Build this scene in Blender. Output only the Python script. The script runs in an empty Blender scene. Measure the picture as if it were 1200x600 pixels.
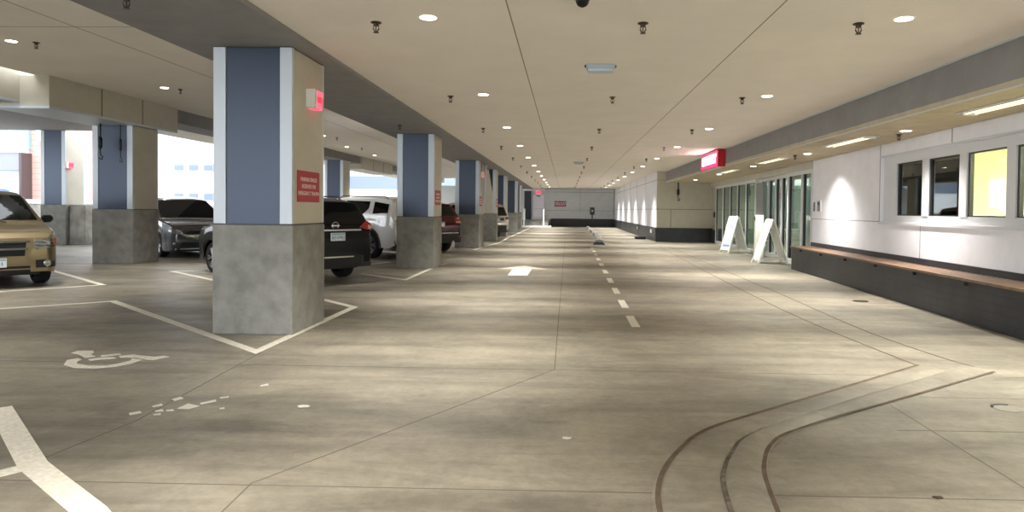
import bpy, bmesh, math, random
from mathutils import Vector, Matrix

S = bpy.context.scene
COL = S.collection
R = math.radians

# ------------------------------------------------------------------ camera, sky, exposure
cam_d = bpy.data.cameras.new('camera')
cam = bpy.data.objects.new('camera', cam_d)
COL.objects.link(cam)
S.camera = cam
cam_d.sensor_width = 36.0
cam_d.lens = 24.0
cam_d.shift_x = -0.0349
cam_d.shift_y = -0.0307
cam_d.clip_end = 600
YAW, PITCH, ROLL = R(1.5), R(1.24), R(0.57)
fw = Vector((-math.sin(YAW), math.cos(YAW), 0)); rt = Vector((math.cos(YAW), math.sin(YAW), 0)); up = Vector((0, 0, 1))
f2 = fw*math.cos(PITCH) - up*math.sin(PITCH); u2 = up*math.cos(PITCH) + fw*math.sin(PITCH)
r3 = rt*math.cos(ROLL) + u2*math.sin(ROLL); u3 = u2*math.cos(ROLL) - rt*math.sin(ROLL)
M = Matrix((r3, u3, -f2)).transposed().to_4x4()
M.translation = Vector((0, 0, 1.5))
cam.matrix_world = M

S.view_settings.view_transform = 'Standard'
S.view_settings.look = 'None'
S.view_settings.gamma = 1
S.view_settings.use_curve_mapping = False
S.view_settings.exposure = 0.84

world = bpy.data.worlds.new('overcast_sky')
S.world = world
world.use_nodes = True
bg = world.node_tree.nodes['Background']
bg.inputs[0].default_value = (0.88, 0.94, 1.0, 1)
bg.inputs[1].default_value = 3.5

LAMP_COL = (1.0, 0.965, 0.915)
AISLE_W = 660.0
SOFFIT_W = 380.0
BAY_W = 400.0
FIX_W = 22.0

# ------------------------------------------------------------------ materials
def lin(c):
    return tuple(((v/255)/12.92 if v/255 <= .04045 else ((v/255+.055)/1.055)**2.4) for v in c) + (1,)
MATS = {}
def mat(name, rgb, rough=.6, metal=0, var=0, vscale=3, bump=0, bscale=60, rgb2=None, emit=0, spec=.5, stretch=(1, 1, 1), coat=0):
    if name in MATS: return MATS[name]
    m = bpy.data.materials.new(name); m.use_nodes = True
    nt = m.node_tree; N = nt.nodes; Lk = nt.links
    b = N['Principled BSDF']
    b.inputs['Base Color'].default_value = lin(rgb)
    b.inputs['Roughness'].default_value = rough
    b.inputs['Metallic'].default_value = metal
    b.inputs['Specular IOR Level'].default_value = spec
    if coat: b.inputs['Coat Weight'].default_value = coat; b.inputs['Coat Roughness'].default_value = .05
    if emit:
        b.inputs['Emission Color'].default_value = lin(rgb); b.inputs['Emission Strength'].default_value = emit
    tc = N.new('ShaderNodeTexCoord'); mp = N.new('ShaderNodeMapping'); mp.inputs['Scale'].default_value = stretch
    Lk.new(tc.outputs['Object'], mp.inputs[0])
    if var or rgb2:
        n = N.new('ShaderNodeTexNoise'); n.inputs['Scale'].default_value = vscale; n.inputs['Detail'].default_value = 8
        n.inputs['Roughness'].default_value = .6
        Lk.new(mp.outputs[0], n.inputs['Vector'])
        r = N.new('ShaderNodeValToRGB'); r.color_ramp.elements[0].position = .35; r.color_ramp.elements[1].position = .65
        c2 = rgb2 or tuple(min(255, v*(1+var)) for v in rgb)
        c1 = rgb if rgb2 else tuple(v*(1-var) for v in rgb)
        r.color_ramp.elements[0].color = lin(c1); r.color_ramp.elements[1].color = lin(c2)
        Lk.new(n.outputs['Fac'], r.inputs[0]); Lk.new(r.outputs[0], b.inputs['Base Color'])
    if bump:
        n2 = N.new('ShaderNodeTexNoise'); n2.inputs['Scale'].default_value = bscale; n2.inputs['Detail'].default_value = 4
        Lk.new(mp.outputs[0], n2.inputs['Vector'])
        bp = N.new('ShaderNodeBump'); bp.inputs['Strength'].default_value = bump; bp.inputs['Distance'].default_value = .01
        Lk.new(n2.outputs['Fac'], bp.inputs['Height']); Lk.new(bp.outputs[0], b.inputs['Normal'])
    MATS[name] = m
    return m

def glass_mat(name, tint, gloss_rough=.0, ior=1.5):
    m = bpy.data.materials.new(name); m.use_nodes = True
    nt = m.node_tree; N = nt.nodes; Lk = nt.links
    N.remove(N['Principled BSDF'])
    out = N['Material Output']
    t = N.new('ShaderNodeBsdfTransparent'); t.inputs[0].default_value = lin(tint)
    g = N.new('ShaderNodeBsdfGlossy'); g.inputs['Roughness'].default_value = gloss_rough
    lw = N.new('ShaderNodeLayerWeight'); lw.inputs['Blend'].default_value = .5
    pw = N.new('ShaderNodeMath'); pw.operation = 'POWER'; pw.inputs[1].default_value = 4.0; Lk.new(lw.outputs['Facing'], pw.inputs[0])
    fr = N.new('ShaderNodeMath'); fr.operation = 'MULTIPLY_ADD'; fr.inputs[1].default_value = .92; fr.inputs[2].default_value = .05; Lk.new(pw.outputs[0], fr.inputs[0])
    mx = N.new('ShaderNodeMixShader')
    Lk.new(fr.outputs[0], mx.inputs[0]); Lk.new(t.outputs[0], mx.inputs[1]); Lk.new(g.outputs[0], mx.inputs[2])
    Lk.new(mx.outputs[0], out.inputs[0])
    MATS[name] = m
    return m

def floor_mat():
    m = bpy.data.materials.new('stained_concrete_floor'); m.use_nodes = True
    nt = m.node_tree; N = nt.nodes; Lk = nt.links
    b = N['Principled BSDF']
    tc = N.new('ShaderNodeTexCoord')
    def noise(scale, detail=8, rough=.6, stretch=(1, 1, 1), dist=0):
        mp = N.new('ShaderNodeMapping'); mp.inputs['Scale'].default_value = stretch
        Lk.new(tc.outputs['Object'], mp.inputs[0])
        n = N.new('ShaderNodeTexNoise'); n.inputs['Scale'].default_value = scale; n.inputs['Detail'].default_value = detail
        n.inputs['Roughness'].default_value = rough; n.inputs['Distortion'].default_value = dist
        Lk.new(mp.outputs[0], n.inputs['Vector']); return n
    def ramp(n, p0, c0, p1, c1):
        r = N.new('ShaderNodeValToRGB'); r.color_ramp.elements[0].position = p0; r.color_ramp.elements[1].position = p1
        r.color_ramp.elements[0].color = (c0, c0, c0, 1) if not isinstance(c0, tuple) else lin(c0)
        r.color_ramp.elements[1].color = (c1, c1, c1, 1) if not isinstance(c1, tuple) else lin(c1)
        Lk.new(n, r.inputs[0]); return r
    def mul(a, c):
        x = N.new('ShaderNodeMix'); x.data_type = 'RGBA'; x.blend_type = 'MULTIPLY'; x.inputs['Factor'].default_value = 1
        Lk.new(a, x.inputs['A']); Lk.new(c, x.inputs['B']); return x.outputs['Result']
    base = ramp(noise(.28, 6, .6, (.7, 1.3, 1), .4).outputs['Fac'], .3, FLOOR_DK, .68, FLOOR_LT)
    mid = ramp(noise(1.7, 10, .7, (1, 1, 1), .6).outputs['Fac'], .32, .70, .60, 1.0)
    fine = ramp(noise(60, 4, .6).outputs['Fac'], .3, .90, .7, 1.0)
    # tyre-polished and dirty patches, stretched across the aisle
    tyre = ramp(noise(.9, 9, .68, (.35, 1.9, 1), .8).outputs['Fac'], .34, .58, .56, 1.0)
    grit = ramp(noise(13, 8, .75).outputs['Fac'], .36, .80, .58, 1.0)
    c = mul(mul(mul(mul(base.outputs[0], mid.outputs[0]), fine.outputs[0]), tyre.outputs[0]), grit.outputs[0])
    # dark drops
    v = N.new('ShaderNodeTexVoronoi'); v.inputs['Scale'].default_value = 3.2
    Lk.new(tc.outputs['Object'], v.inputs['Vector'])
    sp = ramp(v.outputs['Distance'], .05, .72, .10, 1.0)
    gate = ramp(noise(.5, 2).outputs['Fac'], .52, 1.0, .60, 0.0)
    mx = N.new('ShaderNodeMix'); mx.data_type = 'RGBA'; mx.blend_type = 'MIX'
    mx.inputs['B'].default_value = (1, 1, 1, 1)
    Lk.new(gate.outputs[0], mx.inputs['Factor']); Lk.new(sp.outputs[0], mx.inputs['A'])
    c = mul(c, mx.outputs['Result'])
    Lk.new(c, b.inputs['Base Color'])
    rr = ramp(noise(1.3, 8, .7).outputs['Fac'], .3, .38, .7, .58)
    Lk.new(rr.outputs[0], b.inputs['Roughness'])
    bp = N.new('ShaderNodeBump'); bp.inputs['Strength'].default_value = .15; bp.inputs['Distance'].default_value = .01
    Lk.new(noise(25, 6).outputs['Fac'], bp.inputs['Height']); Lk.new(bp.outputs[0], b.inputs['Normal'])
    return m
FLOOR_DK = (114, 108, 94); FLOOR_LT = (177, 168, 149)
FLOOR = floor_mat()

def slat_mat(name, rgb, rgb_gap, axis, pitch, gap=.06, rough=.6, vpitch=0, vr=.16):
    """running boards/tiles: dark gap lines every pitch metres along one object axis (and staggered end joints)"""
    m = bpy.data.materials.new(name); m.use_nodes = True
    nt = m.node_tree; N = nt.nodes; Lk = nt.links
    b = N['Principled BSDF']; b.inputs['Roughness'].default_value = rough
    tc = N.new('ShaderNodeTexCoord'); sx = N.new('ShaderNodeSeparateXYZ'); Lk.new(tc.outputs['Object'], sx.inputs[0])
    def line(sock, p, g, off=None):
        d = N.new('ShaderNodeMath'); d.operation = 'DIVIDE'; d.inputs[1].default_value = p; Lk.new(sock, d.inputs[0])
        o = d.outputs[0]
        if off is not None:
            a = N.new('ShaderNodeMath'); a.operation = 'ADD'; Lk.new(o, a.inputs[0]); Lk.new(off, a.inputs[1]); o = a.outputs[0]
        f = N.new('ShaderNodeMath'); f.operation = 'FRACT'; Lk.new(o, f.inputs[0])
        l = N.new('ShaderNodeMath'); l.operation = 'LESS_THAN'; l.inputs[1].default_value = g; Lk.new(f.outputs[0], l.inputs[0])
        return l.outputs[0], d.outputs[0]
    l1, dv = line(sx.outputs[axis], pitch, gap)
    fac = l1
    if vpitch:
        fl = N.new('ShaderNodeMath'); fl.operation = 'FLOOR'; Lk.new(dv, fl.inputs[0])
        ml = N.new('ShaderNodeMath'); ml.operation = 'MULTIPLY'; ml.inputs[1].default_value = .37; Lk.new(fl.outputs[0], ml.inputs[0])
        l2, _ = line(sx.outputs['Y'], vpitch, .012, ml.outputs[0])
        mxm = N.new('ShaderNodeMath'); mxm.operation = 'MAXIMUM'; Lk.new(l1, mxm.inputs[0]); Lk.new(l2, mxm.inputs[1]); fac = mxm.outputs[0]
    n = N.new('ShaderNodeTexNoise'); n.inputs['Scale'].default_value = 2.5; n.inputs['Detail'].default_value = 6
    Lk.new(tc.outputs['Object'], n.inputs['Vector'])
    r = N.new('ShaderNodeValToRGB'); r.color_ramp.elements[0].position = .35; r.color_ramp.elements[1].position = .7
    r.color_ramp.elements[0].color = lin(tuple(v*(1-vr) for v in rgb)); r.color_ramp.elements[1].color = lin(tuple(min(255, v*(1+vr)) for v in rgb))
    Lk.new(n.outputs['Fac'], r.inputs[0])
    mx = N.new('ShaderNodeMix'); mx.data_type = 'RGBA'; Lk.new(fac, mx.inputs['Factor']); Lk.new(r.outputs[0], mx.inputs['A'])
    mx.inputs['B'].default_value = lin(rgb_gap); Lk.new(mx.outputs['Result'], b.inputs['Base Color'])
    MATS[name] = m
    return m

CEIL = mat('beige_stucco_ceiling', (238, 231, 223), .9, var=.012, vscale=1.2, bump=.25, bscale=180)
GREY_SOFFIT = mat('grey_painted_beam', (138, 136, 136), .85, var=.03, bump=.15, bscale=120)
BEIGE_PANEL = mat('beige_metal_panel', (190, 184, 168), .5, var=.02)
WHITE_PANEL = mat('white_metal_panel', (230, 230, 236), .42, var=.015)
FAR_PANEL = mat('pale_grey_panel', (196, 200, 200), .55, var=.02)
BLUE_PANEL = mat('slate_blue_panel', (62, 71, 87), .36, metal=.4, var=.012, vscale=20)
PALE_STRIP = mat('pale_aluminium_strip', (196, 203, 210), .4, metal=.15)
CONCRETE = mat('cast_concrete', (126, 125, 120), .85, rgb2=(152, 150, 143), vscale=4, bump=.35, bscale=40)
PARAPET_C = mat('board_marked_concrete', (132, 128, 120), .9, rgb2=(176, 172, 163), vscale=2.2, bump=.4, bscale=25)
DARK_TILE = slat_mat('dark_grey_tile', (44, 45, 50), (24, 24, 27), 'Z', .115, .07, .45, vpitch=1.2)
DARK_METAL = mat('black_metal', (28, 28, 30), .4)
SEAL = mat('dark_joint_sealant', (82, 66, 52), .85, rgb2=(104, 88, 70), vscale=9)
SEAL_CEIL = mat('ceiling_joint_line', (138, 126, 112), .9)  # tan colour of the control joint lines
JOINT = mat('saw_cut_joint', (104, 97, 86), .9)
PAINT = mat('white_road_paint', (232, 226, 212), .6, rgb2=(206, 200, 184), vscale=30)
ALU = mat('brushed_aluminium_frame', (212, 212, 214), .38, metal=.25)
WHITE_PLASTIC = mat('white_plastic', (236, 234, 226), .45)
GREY_PLASTIC = mat('pale_grey_plastic', (176, 186, 194), .45)
WOOD = mat('oiled_wood', (98, 76, 58), .5, rgb2=(142, 112, 86), vscale=6, stretch=(12, .6, 12))
SIGN_RED = mat('sign_red', (168, 38, 46), .5)
SIGN_WHITE = mat('sign_white', (238, 226, 222), .5)
LAMP = mat('lamp_diffuser', (255, 248, 230), .5, emit=9)
GLASS = glass_mat('tinted_glazing', (176, 186, 178))
WIN_GLASS = glass_mat('clear_window_glass', (226, 230, 222))
DARK_GLASS = mat('dark_car_glass', (7, 9, 10), .04, spec=.35)
TYRE = mat('tyre_rubber', (20, 20, 20), .85)
RIM = mat('alloy_rim', (150, 150, 152), .3, metal=.9)
CHROME = mat('chrome', (215, 215, 215), .12, metal=1)
BLACK_TRIM = mat('black_plastic_trim', (10, 10, 11), .5)

# ------------------------------------------------------------------ mesh helpers
def tag(o, label=None, cat=None, group=None, kind=None):
    if label: o['label'] = label
    if cat: o['category'] = cat
    if group: o['group'] = group
    if kind: o['kind'] = kind
    return o
def empty(name, loc=(0, 0, 0), rz=0, label=None, cat=None, group=None):
    o = bpy.data.objects.new(name, None); COL.objects.link(o); o.location = loc; o.rotation_euler = (0, 0, rz)
    o.empty_display_size = .1
    return tag(o, label, cat, group)
class MB:
    def __init__(s): s.bm = bmesh.new()
    def box(s, x0, x1, y0, y1, z0, z1, bev=0):
        b = s.bm
        vs = [b.verts.new((x, y, z)) for z in (z0, z1) for y in (y0, y1) for x in (x0, x1)]
        fs = []
        for f in ((0, 2, 3, 1), (4, 5, 7, 6), (0, 1, 5, 4), (2, 6, 7, 3), (0, 4, 6, 2), (1, 3, 7, 5)):
            fs.append(b.faces.new([vs[i] for i in f]))
        if bev:
            es = list({e for f in fs for e in f.edges})
            bmesh.ops.bevel(b, geom=es, offset=bev, segments=2, affect='EDGES', profile=.6)
        return s
    def prism(s, pts, z0, z1):
        """vertical prism over a 2-D outline"""
        b = s.bm; n = len(pts)
        lo = [b.verts.new((p[0], p[1], z0)) for p in pts]; hi = [b.verts.new((p[0], p[1], z1)) for p in pts]
        b.faces.new(lo[::-1]); b.faces.new(hi)
        for i in range(n): b.faces.new((lo[i], lo[(i+1) % n], hi[(i+1) % n], hi[i]))
        return s
    def hull(s, A, B):
        """solid between two matching loops of 3-D points"""
        b = s.bm; n = len(A)
        a = [b.verts.new(p) for p in A]; c = [b.verts.new(p) for p in B]
        b.faces.new(a[::-1]); b.faces.new(c)
        for i in range(n): b.faces.new((a[i], a[(i+1) % n], c[(i+1) % n], c[i]))
        return s
    def tube(s, pts, r, n=8, cap=True):
        b = s.bm; pts = [Vector(p) for p in pts]; rings = []
        for i, p in enumerate(pts):
            d = (pts[min(i+1, len(pts)-1)] - pts[max(i-1, 0)]).normalized()
            u = d.orthogonal().normalized(); 
            if abs(d.z) < .99: u = d.cross(Vector((0, 0, 1))).normalized()
            w = d.cross(u)
            rr = r[i] if isinstance(r, (list, tuple)) else r
            rings.append([b.verts.new(p + rr*(math.cos(2*math.pi*k/n)*u + math.sin(2*math.pi*k/n)*w)) for k in range(n)])
        for a, c in zip(rings, rings[1:]):
            for k in range(n): b.faces.new((a[k], a[(k+1) % n], c[(k+1) % n], c[k]))
        if cap: b.faces.new(rings[0][::-1]); b.faces.new(rings[-1])
        return s
    def lathe(s, prof, n=24, axis='Z', c=(0, 0, 0), ring=False):
        """prof: (radius, height) pairs turned round an axis"""
        b = s.bm; rings = []
        for (r, h) in prof:
            rg = []
            for k in range(n):
                a = 2*math.pi*k/n; p, q = r*math.cos(a), r*math.sin(a)
                v = (p, q, h) if axis == 'Z' else ((h, p, q) if axis == 'X' else (q, h, p))
                rg.append(b.verts.new((v[0]+c[0], v[1]+c[1], v[2]+c[2])))
            rings.append(rg)
        for a, d in zip(rings, rings[1:]):
            for k in range(n): b.faces.new((a[k], a[(k+1) % n], d[(k+1) % n], d[k]))
        if ring:
            a, d = rings[-1], rings[0]
            for k in range(n): b.faces.new((a[k], a[(k+1) % n], d[(k+1) % n], d[k]))
        else: b.faces.new(rings[0][::-1]); b.faces.new(rings[-1])
        return s
    def ribbon(s, pts, w, z, closed=False, th=.003):
        """flat strip of width w along a floor path"""
        b = s.bm; P2 = [Vector((p[0], p[1])) for p in pts]; L, Rr = [], []
        for i, p in enumerate(P2):
            d1 = (P2[i]-P2[i-1]).normalized() if i > 0 else (P2[1]-P2[0]).normalized()
            d2 = (P2[i+1]-P2[i]).normalized() if i < len(P2)-1 else d1
            n1 = Vector((-d1.y, d1.x)); n2 = Vector((-d2.y, d2.x)); mm = (n1+n2).normalized()
            k = w/2/max(.45, mm.dot(n1))
            L.append(p+mm*k); Rr.append(p-mm*k)
        for lvl in (0, 1):
            pass
        T = [b.verts.new((q.x, q.y, z)) for q in L]; U = [b.verts.new((q.x, q.y, z)) for q in Rr]
        T0 = [b.verts.new((q.x, q.y, z-th)) for q in L]; U0 = [b.verts.new((q.x, q.y, z-th)) for q in Rr]
        for i in range(len(P2)-1):
            b.faces.new((U[i], U[i+1], T[i+1], T[i])); b.faces.new((T[i], T[i+1], T0[i+1], T0[i])); b.faces.new((U0[i], U0[i+1], U[i+1], U[i]))
        b.faces.new((U[0], T[0], T0[0], U0[0])); b.faces.new((T[-1], U[-1], U0[-1], T0[-1]))
        return s
    def build(s, name, m, parent=None, smooth=None, loc=None, rz=0):
        bmesh.ops.recalc_face_normals(s.bm, faces=s.bm.faces)
        me = bpy.data.meshes.new(name); s.bm.to_mesh(me); s.bm.free()
        if m: me.materials.append(m)
        if smooth:
            for p in me.polygons: p.use_smooth = True
            me.set_sharp_from_angle(angle=R(smooth))
        o = bpy.data.objects.new(name, me); COL.objects.link(o)
        if parent: o.parent = parent
        if loc: o.location = loc
        if rz: o.rotation_euler = (0, 0, rz)
        return o
def struct(name, mb, m, parent=None, smooth=None):
    o = mb.build(name, m, parent, smooth)
    if not parent: o['kind'] = 'structure'
    return o
def B(*a, **k): return MB().box(*a, **k)
def text_mesh(name, body, size, m, parent, loc, rot, extrude=.002, spacing=1.0, line=1.0, bold=0):
    cu = bpy.data.curves.new(name, 'FONT'); cu.body = body; cu.size = size; cu.align_x = 'CENTER'; cu.align_y = 'CENTER'
    cu.extrude = extrude; cu.space_character = spacing; cu.space_line = line; cu.offset = bold; cu.resolution_u = 3
    tmp = bpy.data.objects.new(name, cu); COL.objects.link(tmp)
    dg = bpy.context.evaluated_depsgraph_get()
    me = bpy.data.meshes.new_from_object(tmp.evaluated_get(dg)); me.name = name
    bpy.data.objects.remove(tmp); me.materials.clear(); me.materials.append(m)
    o = bpy.data.objects.new(name, me); COL.objects.link(o); o.parent = parent; o.location = loc; o.rotation_euler = rot
    return o
def copy_tree(o, parent=None):
    c = o.copy(); COL.objects.link(c)
    if parent: c.parent = parent
    for ch in list(o.children): copy_tree(ch, c)
    return c
FLOOR_JOINTS = [[(-0.09, 6.38), (-1.69, 3.63), (-1.67, 3.22)], [(-0.09, 6.38), (0.05, 61)], [(-6.5, 6.38), (5.4, 6.36)], [(-4.6, 3.6), (4.6, 3.62)], [(-3.13, 6.97), (-2.98, 4.66), (-3.11, 3.66)], [(2.55, 5.37), (2.53, 3.78)], [(2.9, 5.62), (5.3, 5.62)], [(2.3, 4.75), (5.2, 4.78)], [(-3.3, 15.5), (4.6, 15.5)], [(-3.3, 24.6), (4.6, 24.6)], [(-3.3, 33.8), (4.6, 33.8)], [(-3.3, 43), (4.6, 43)]]
GROOVES = [([(3.92, 28.72), (3.41, 14.68), (3.32, 9.95), (3.39, 8.08), (3.48, 6.77)], 0.02), ([(3.48, 6.77), (1.99, 5.53), (1.37, 5.01), (0.93, 4.64), (0.69, 4.19), (0.56, 3.87), (0.5, 3.6), (0.48, 3.38), (0.48, 3.08)], 0.035), ([(4.35, 28.81), (3.99, 14.75), (3.93, 11.81), (3.79, 8.77), (3.92, 7.15), (4.07, 6.54)], 0.02), ([(4.07, 6.54), (2.69, 5.52), (2.13, 5.12), (1.77, 4.84), (1.43, 4.55), (1.27, 4.28), (1.15, 3.93), (1.1, 3.63), (1.07, 3.41), (1.03, 3.1)], 0.035)]
KERB_ROWS = [((3.48, 6.77), (4.07, 6.54), (3.77, 6.65)), ((3.382, 6.688), (3.97, 6.466), (3.673, 6.572)), ((3.284, 6.607), (3.871, 6.393), (3.577, 6.494)), ((3.186, 6.525), (3.771, 6.319), (3.48, 6.416)), ((3.088, 6.444), (3.672, 6.246), (3.384, 6.338)), ((2.99, 6.362), (3.572, 6.172), (3.287, 6.26)), ((2.892, 6.28), (3.472, 6.098), (3.191, 6.182)), ((2.794, 6.199), (3.373, 6.025), (3.094, 6.104)), ((2.696, 6.117), (3.273, 5.951), (2.998, 6.026)), ((2.597, 6.036), (3.174, 5.878), (2.901, 5.948)), ((2.499, 5.954), (3.074, 5.804), (2.805, 5.87)), ((2.401, 5.872), (2.975, 5.73), (2.708, 5.792)), ((2.303, 5.791), (2.875, 5.657), (2.612, 5.714)), ((2.205, 5.709), (2.775, 5.583), (2.515, 5.636)), ((2.107, 5.627), (2.676, 5.51), (2.419, 5.558)), ((2.009, 5.546), (2.575, 5.438), (2.322, 5.48)), ((1.911, 5.464), (2.474, 5.366), (2.227, 5.4)), ((1.814, 5.382), (2.373, 5.294), (2.132, 5.32)), ((1.716, 5.3), (2.272, 5.222), (2.037, 5.24)), ((1.618, 5.218), (2.172, 5.15), (1.942, 5.161)), ((1.52, 5.136), (2.073, 5.075), (1.848, 5.081)), ((1.423, 5.054), (1.975, 4.999), (1.753, 5.001)), ((1.325, 4.972), (1.877, 4.923), (1.657, 4.922)), ((1.227, 4.89), (1.779, 4.847), (1.56, 4.844)), ((1.13, 4.808), (1.685, 4.767), (1.464, 4.765)), ((1.032, 4.726), (1.591, 4.687), (1.368, 4.687)), ((0.934, 4.644), (1.496, 4.607), (1.285, 4.595)), ((0.873, 4.532), (1.411, 4.519), (1.203, 4.502)), ((0.813, 4.42), (1.348, 4.412), (1.128, 4.404)), ((0.753, 4.307), (1.285, 4.306), (1.076, 4.291)), ((0.692, 4.195), (1.239, 4.191), (1.025, 4.178)), ((0.644, 4.077), (1.199, 4.074), (0.975, 4.065)), ((0.596, 3.959), (1.159, 3.957), (0.936, 3.947)), ((0.553, 3.839), (1.134, 3.836), (0.898, 3.829)), ((0.525, 3.714), (1.114, 3.713), (0.877, 3.707)), ((0.499, 3.589), (1.095, 3.591), (0.858, 3.584)), ((0.487, 3.462), (1.078, 3.468), (0.846, 3.461)), ((0.48, 3.335), (1.062, 3.346), (0.834, 3.337)), ((0.48, 3.208), (1.046, 3.223), (0.822, 3.214)), ((0.48, 3.08), (1.03, 3.1), (0.81, 3.09))]
WHEELCHAIR = [[(-4.99, 6.75), (-5, 6.86), (-4.85, 6.88), (-4.77, 6.77), (-4.76, 6.71), (-4.64, 6.61), (-4.7, 6.55), (-4.79, 6.63), (-4.88, 6.7)], [(-4.63, 6.67), (-4.51, 6.77), (-4.45, 6.72), (-4.57, 6.6)], [(-4.43, 6.65), (-4.34, 6.73), (-4.27, 6.7), (-4.07, 6.64), (-4, 6.7), (-3.92, 6.65), (-3.99, 6.5), (-4.05, 6.51), (-4.23, 6.6), (-4.37, 6.58)], [(-4.62, 6.48), (-4.58, 6.55), (-4.47, 6.61), (-4.39, 6.55), (-4.51, 6.48), (-4.56, 6.43)], [(-4.69, 6.25), (-4.8, 6.44), (-4.76, 6.53), (-4.67, 6.46), (-4.67, 6.41), (-4.62, 6.32), (-4.58, 6.29), (-4.44, 6.23), (-4.28, 6.24), (-4.22, 6.34), (-4.19, 6.46), (-4.24, 6.56), (-4.1, 6.5), (-4.1, 6.32), (-4.17, 6.2), (-4.31, 6.13), (-4.51, 6.14)]]
WORN_PAINT = [[(-3.14, 4.82), (-3.09, 4.87), (-3.05, 4.83), (-3.1, 4.77)], [(-3.08, 5), (-3.05, 5.07), (-3.01, 5.02), (-3.05, 4.97)], [(-2.95, 4.8), (-2.91, 4.83), (-2.89, 4.79), (-2.93, 4.78)], [(-2.99, 4.89), (-2.96, 4.93), (-2.92, 4.88), (-2.97, 4.86)], [(-2.92, 4.91), (-2.88, 4.93), (-2.85, 4.89), (-2.9, 4.88)], [(-2.86, 4.95), (-2.85, 5.08), (-2.73, 5.02), (-2.77, 4.94)], [(-2.77, 5.1), (-2.7, 5.2), (-2.67, 5.15), (-2.74, 5.06)], [(-2.7, 5.26), (-2.65, 5.3), (-2.63, 5.26), (-2.68, 5.23)], [(-2.56, 4.98), (-2.53, 5), (-2.51, 4.96), (-2.54, 4.95)], [(-3.04, 5.19), (-3.01, 5.26), (-2.96, 5.21), (-2.99, 5.14)], [(-2.55, 5.64), (-2.51, 5.7), (-2.48, 5.64), (-2.53, 5.6)]]
LINES = {'a': [(-3.19, 6.96), (-7.07, 10.48)], 'b': [(-7.07, 10.48), (-8.1, 9.55)], 'c': [(-3.19, 6.96), (-3.18, 10.2), (-3.95, 11)], 'd': [(-8.7, 12.6), (-11.73, 15.26)], 'e': [(-8.7, 12.6), (-9.68, 11.42)], 'f': [(-6.89, 13.43), (-9.01, 15.41)], 'f2': [(-9.01, 15.41), (-9.18, 17.35)], 'h': [(-4.15, 4.89), (-3.05, 3.82), (-2.31, 3.25), (-2.05, 3.01)], 'i': [(-3.03, 3.82), (-3.01, 3.54)], 'j': [(-4.66, 15.4), (-3.35, 14.23), (-3.36, 17.94), (-4.19, 19.32)], 'k': [(-5.77, 16.08), (-4.89, 18.89)], 'l': [(-4.27, 26.68), (-3.36, 25.13), (-3.09, 38.2)]}
# ------------------------------------------------------------------ the setting
Y0, Y1 = -8.0, 61.8
def WX(y): return 5.98 + .05*(y-8)          # face of the bench wall, slightly out of parallel with the lane
def DX(y): return 6.55 + .035*(y-20)        # plane of the entrance glazing
def skew(fn, y0, y1, d0, d1): return [(fn(y0)+d0, y0), (fn(y0)+d1, y0), (fn(y1)+d1, y1), (fn(y1)+d0, y1)]

flo = struct('floor', B(-24, 14, Y0, 62.3, -.3, 0), FLOOR)
ground = struct('ground', B(-160, 60, -60, 220, -.6, -.31), mat('outdoor_paving', (190, 188, 182), .9, var=.06))

cl = struct('ceiling', B(-2.98, 4.85, Y0, 62.3, 3.42, 3.7), CEIL)
def on_ceiling(pts, w=.013): return MB().ribbon(pts, w, 3.4195, th=-.001)
for x in (-.57, 1.985):
    on_ceiling([(x, Y0), (x, Y1)]).build('control_joint', SEAL_CEIL, cl)
struct('trim_1', B(-4.55, -2.98, Y0, 62.3, 3.37, 4.6), GREY_SOFFIT)                      # beam over the column row
lc = struct('ceiling_parking', B(-11.3, -4.55, Y0, 62.3, 4.25, 4.6), CEIL)
lj = MB()
MB().ribbon([(-7.6, Y0), (-7.6, Y1)], .02, 4.2495, th=-.001).build('control_joint', SEAL_CEIL, lc)
MB().ribbon([(-11.0, 10.4), (-4.6, 10.4)], .02, 4.2495, th=-.001).build('control_joint', SEAL_CEIL, lc)
struct('trim_2', B(-12.1, -11.1, 19.05, 62.3, 3.88, 4.6), GREY_SOFFIT)                    # beam over the second column row
cb = struct('trim_3', MB().box(-12.25, -10.98, 14.25, 19.05, 3.60, 4.248), BEIGE_PANEL)
B(-12.25, -10.975, 14.25, 19.05, 3.55, 3.60).build('daylit_soffit', PALE_STRIP, cb)  # pale slab: outside light on the beam's underside put into its colour
for y in (15.9, 17.45): B(-10.985, -10.972, y-.008, y+.008, 3.6, 4.24).build('panel_seam', SEAL, cb)
cb2 = struct('trim_4', MB().box(-12.6, -11.62, Y0, 14.25, 3.72, 4.6), BEIGE_PANEL)
B(-12.6, -11.615, Y0, 14.25, 3.66, 3.72).build('daylit_soffit', PALE_STRIP, cb2)  # same pale underside, daylight painted in as a lighter slab
cb3 = struct('trim_5', MB().box(-12.25, -10.98, 36.6, 43.0, 3.60, 4.248), BEIGE_PANEL)
for y in (38.7, 40.8): B(-10.985, -10.972, y-.012, y+.012, 3.6, 4.24).build('panel_seam', SEAL, cb3)
struct('ceiling_edge', B(-14.3, -12.1, 19.05, 62.3, 4.02, 4.6), CEIL)
struct('ceiling_outer', B(-23.5, -12.6, Y0, 19.05, 4.30, 4.6), CEIL)
struct('trim_6', B(-30, -14.3, 19.05, 25.3, 4.30, 4.7), GREY_SOFFIT)

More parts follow.
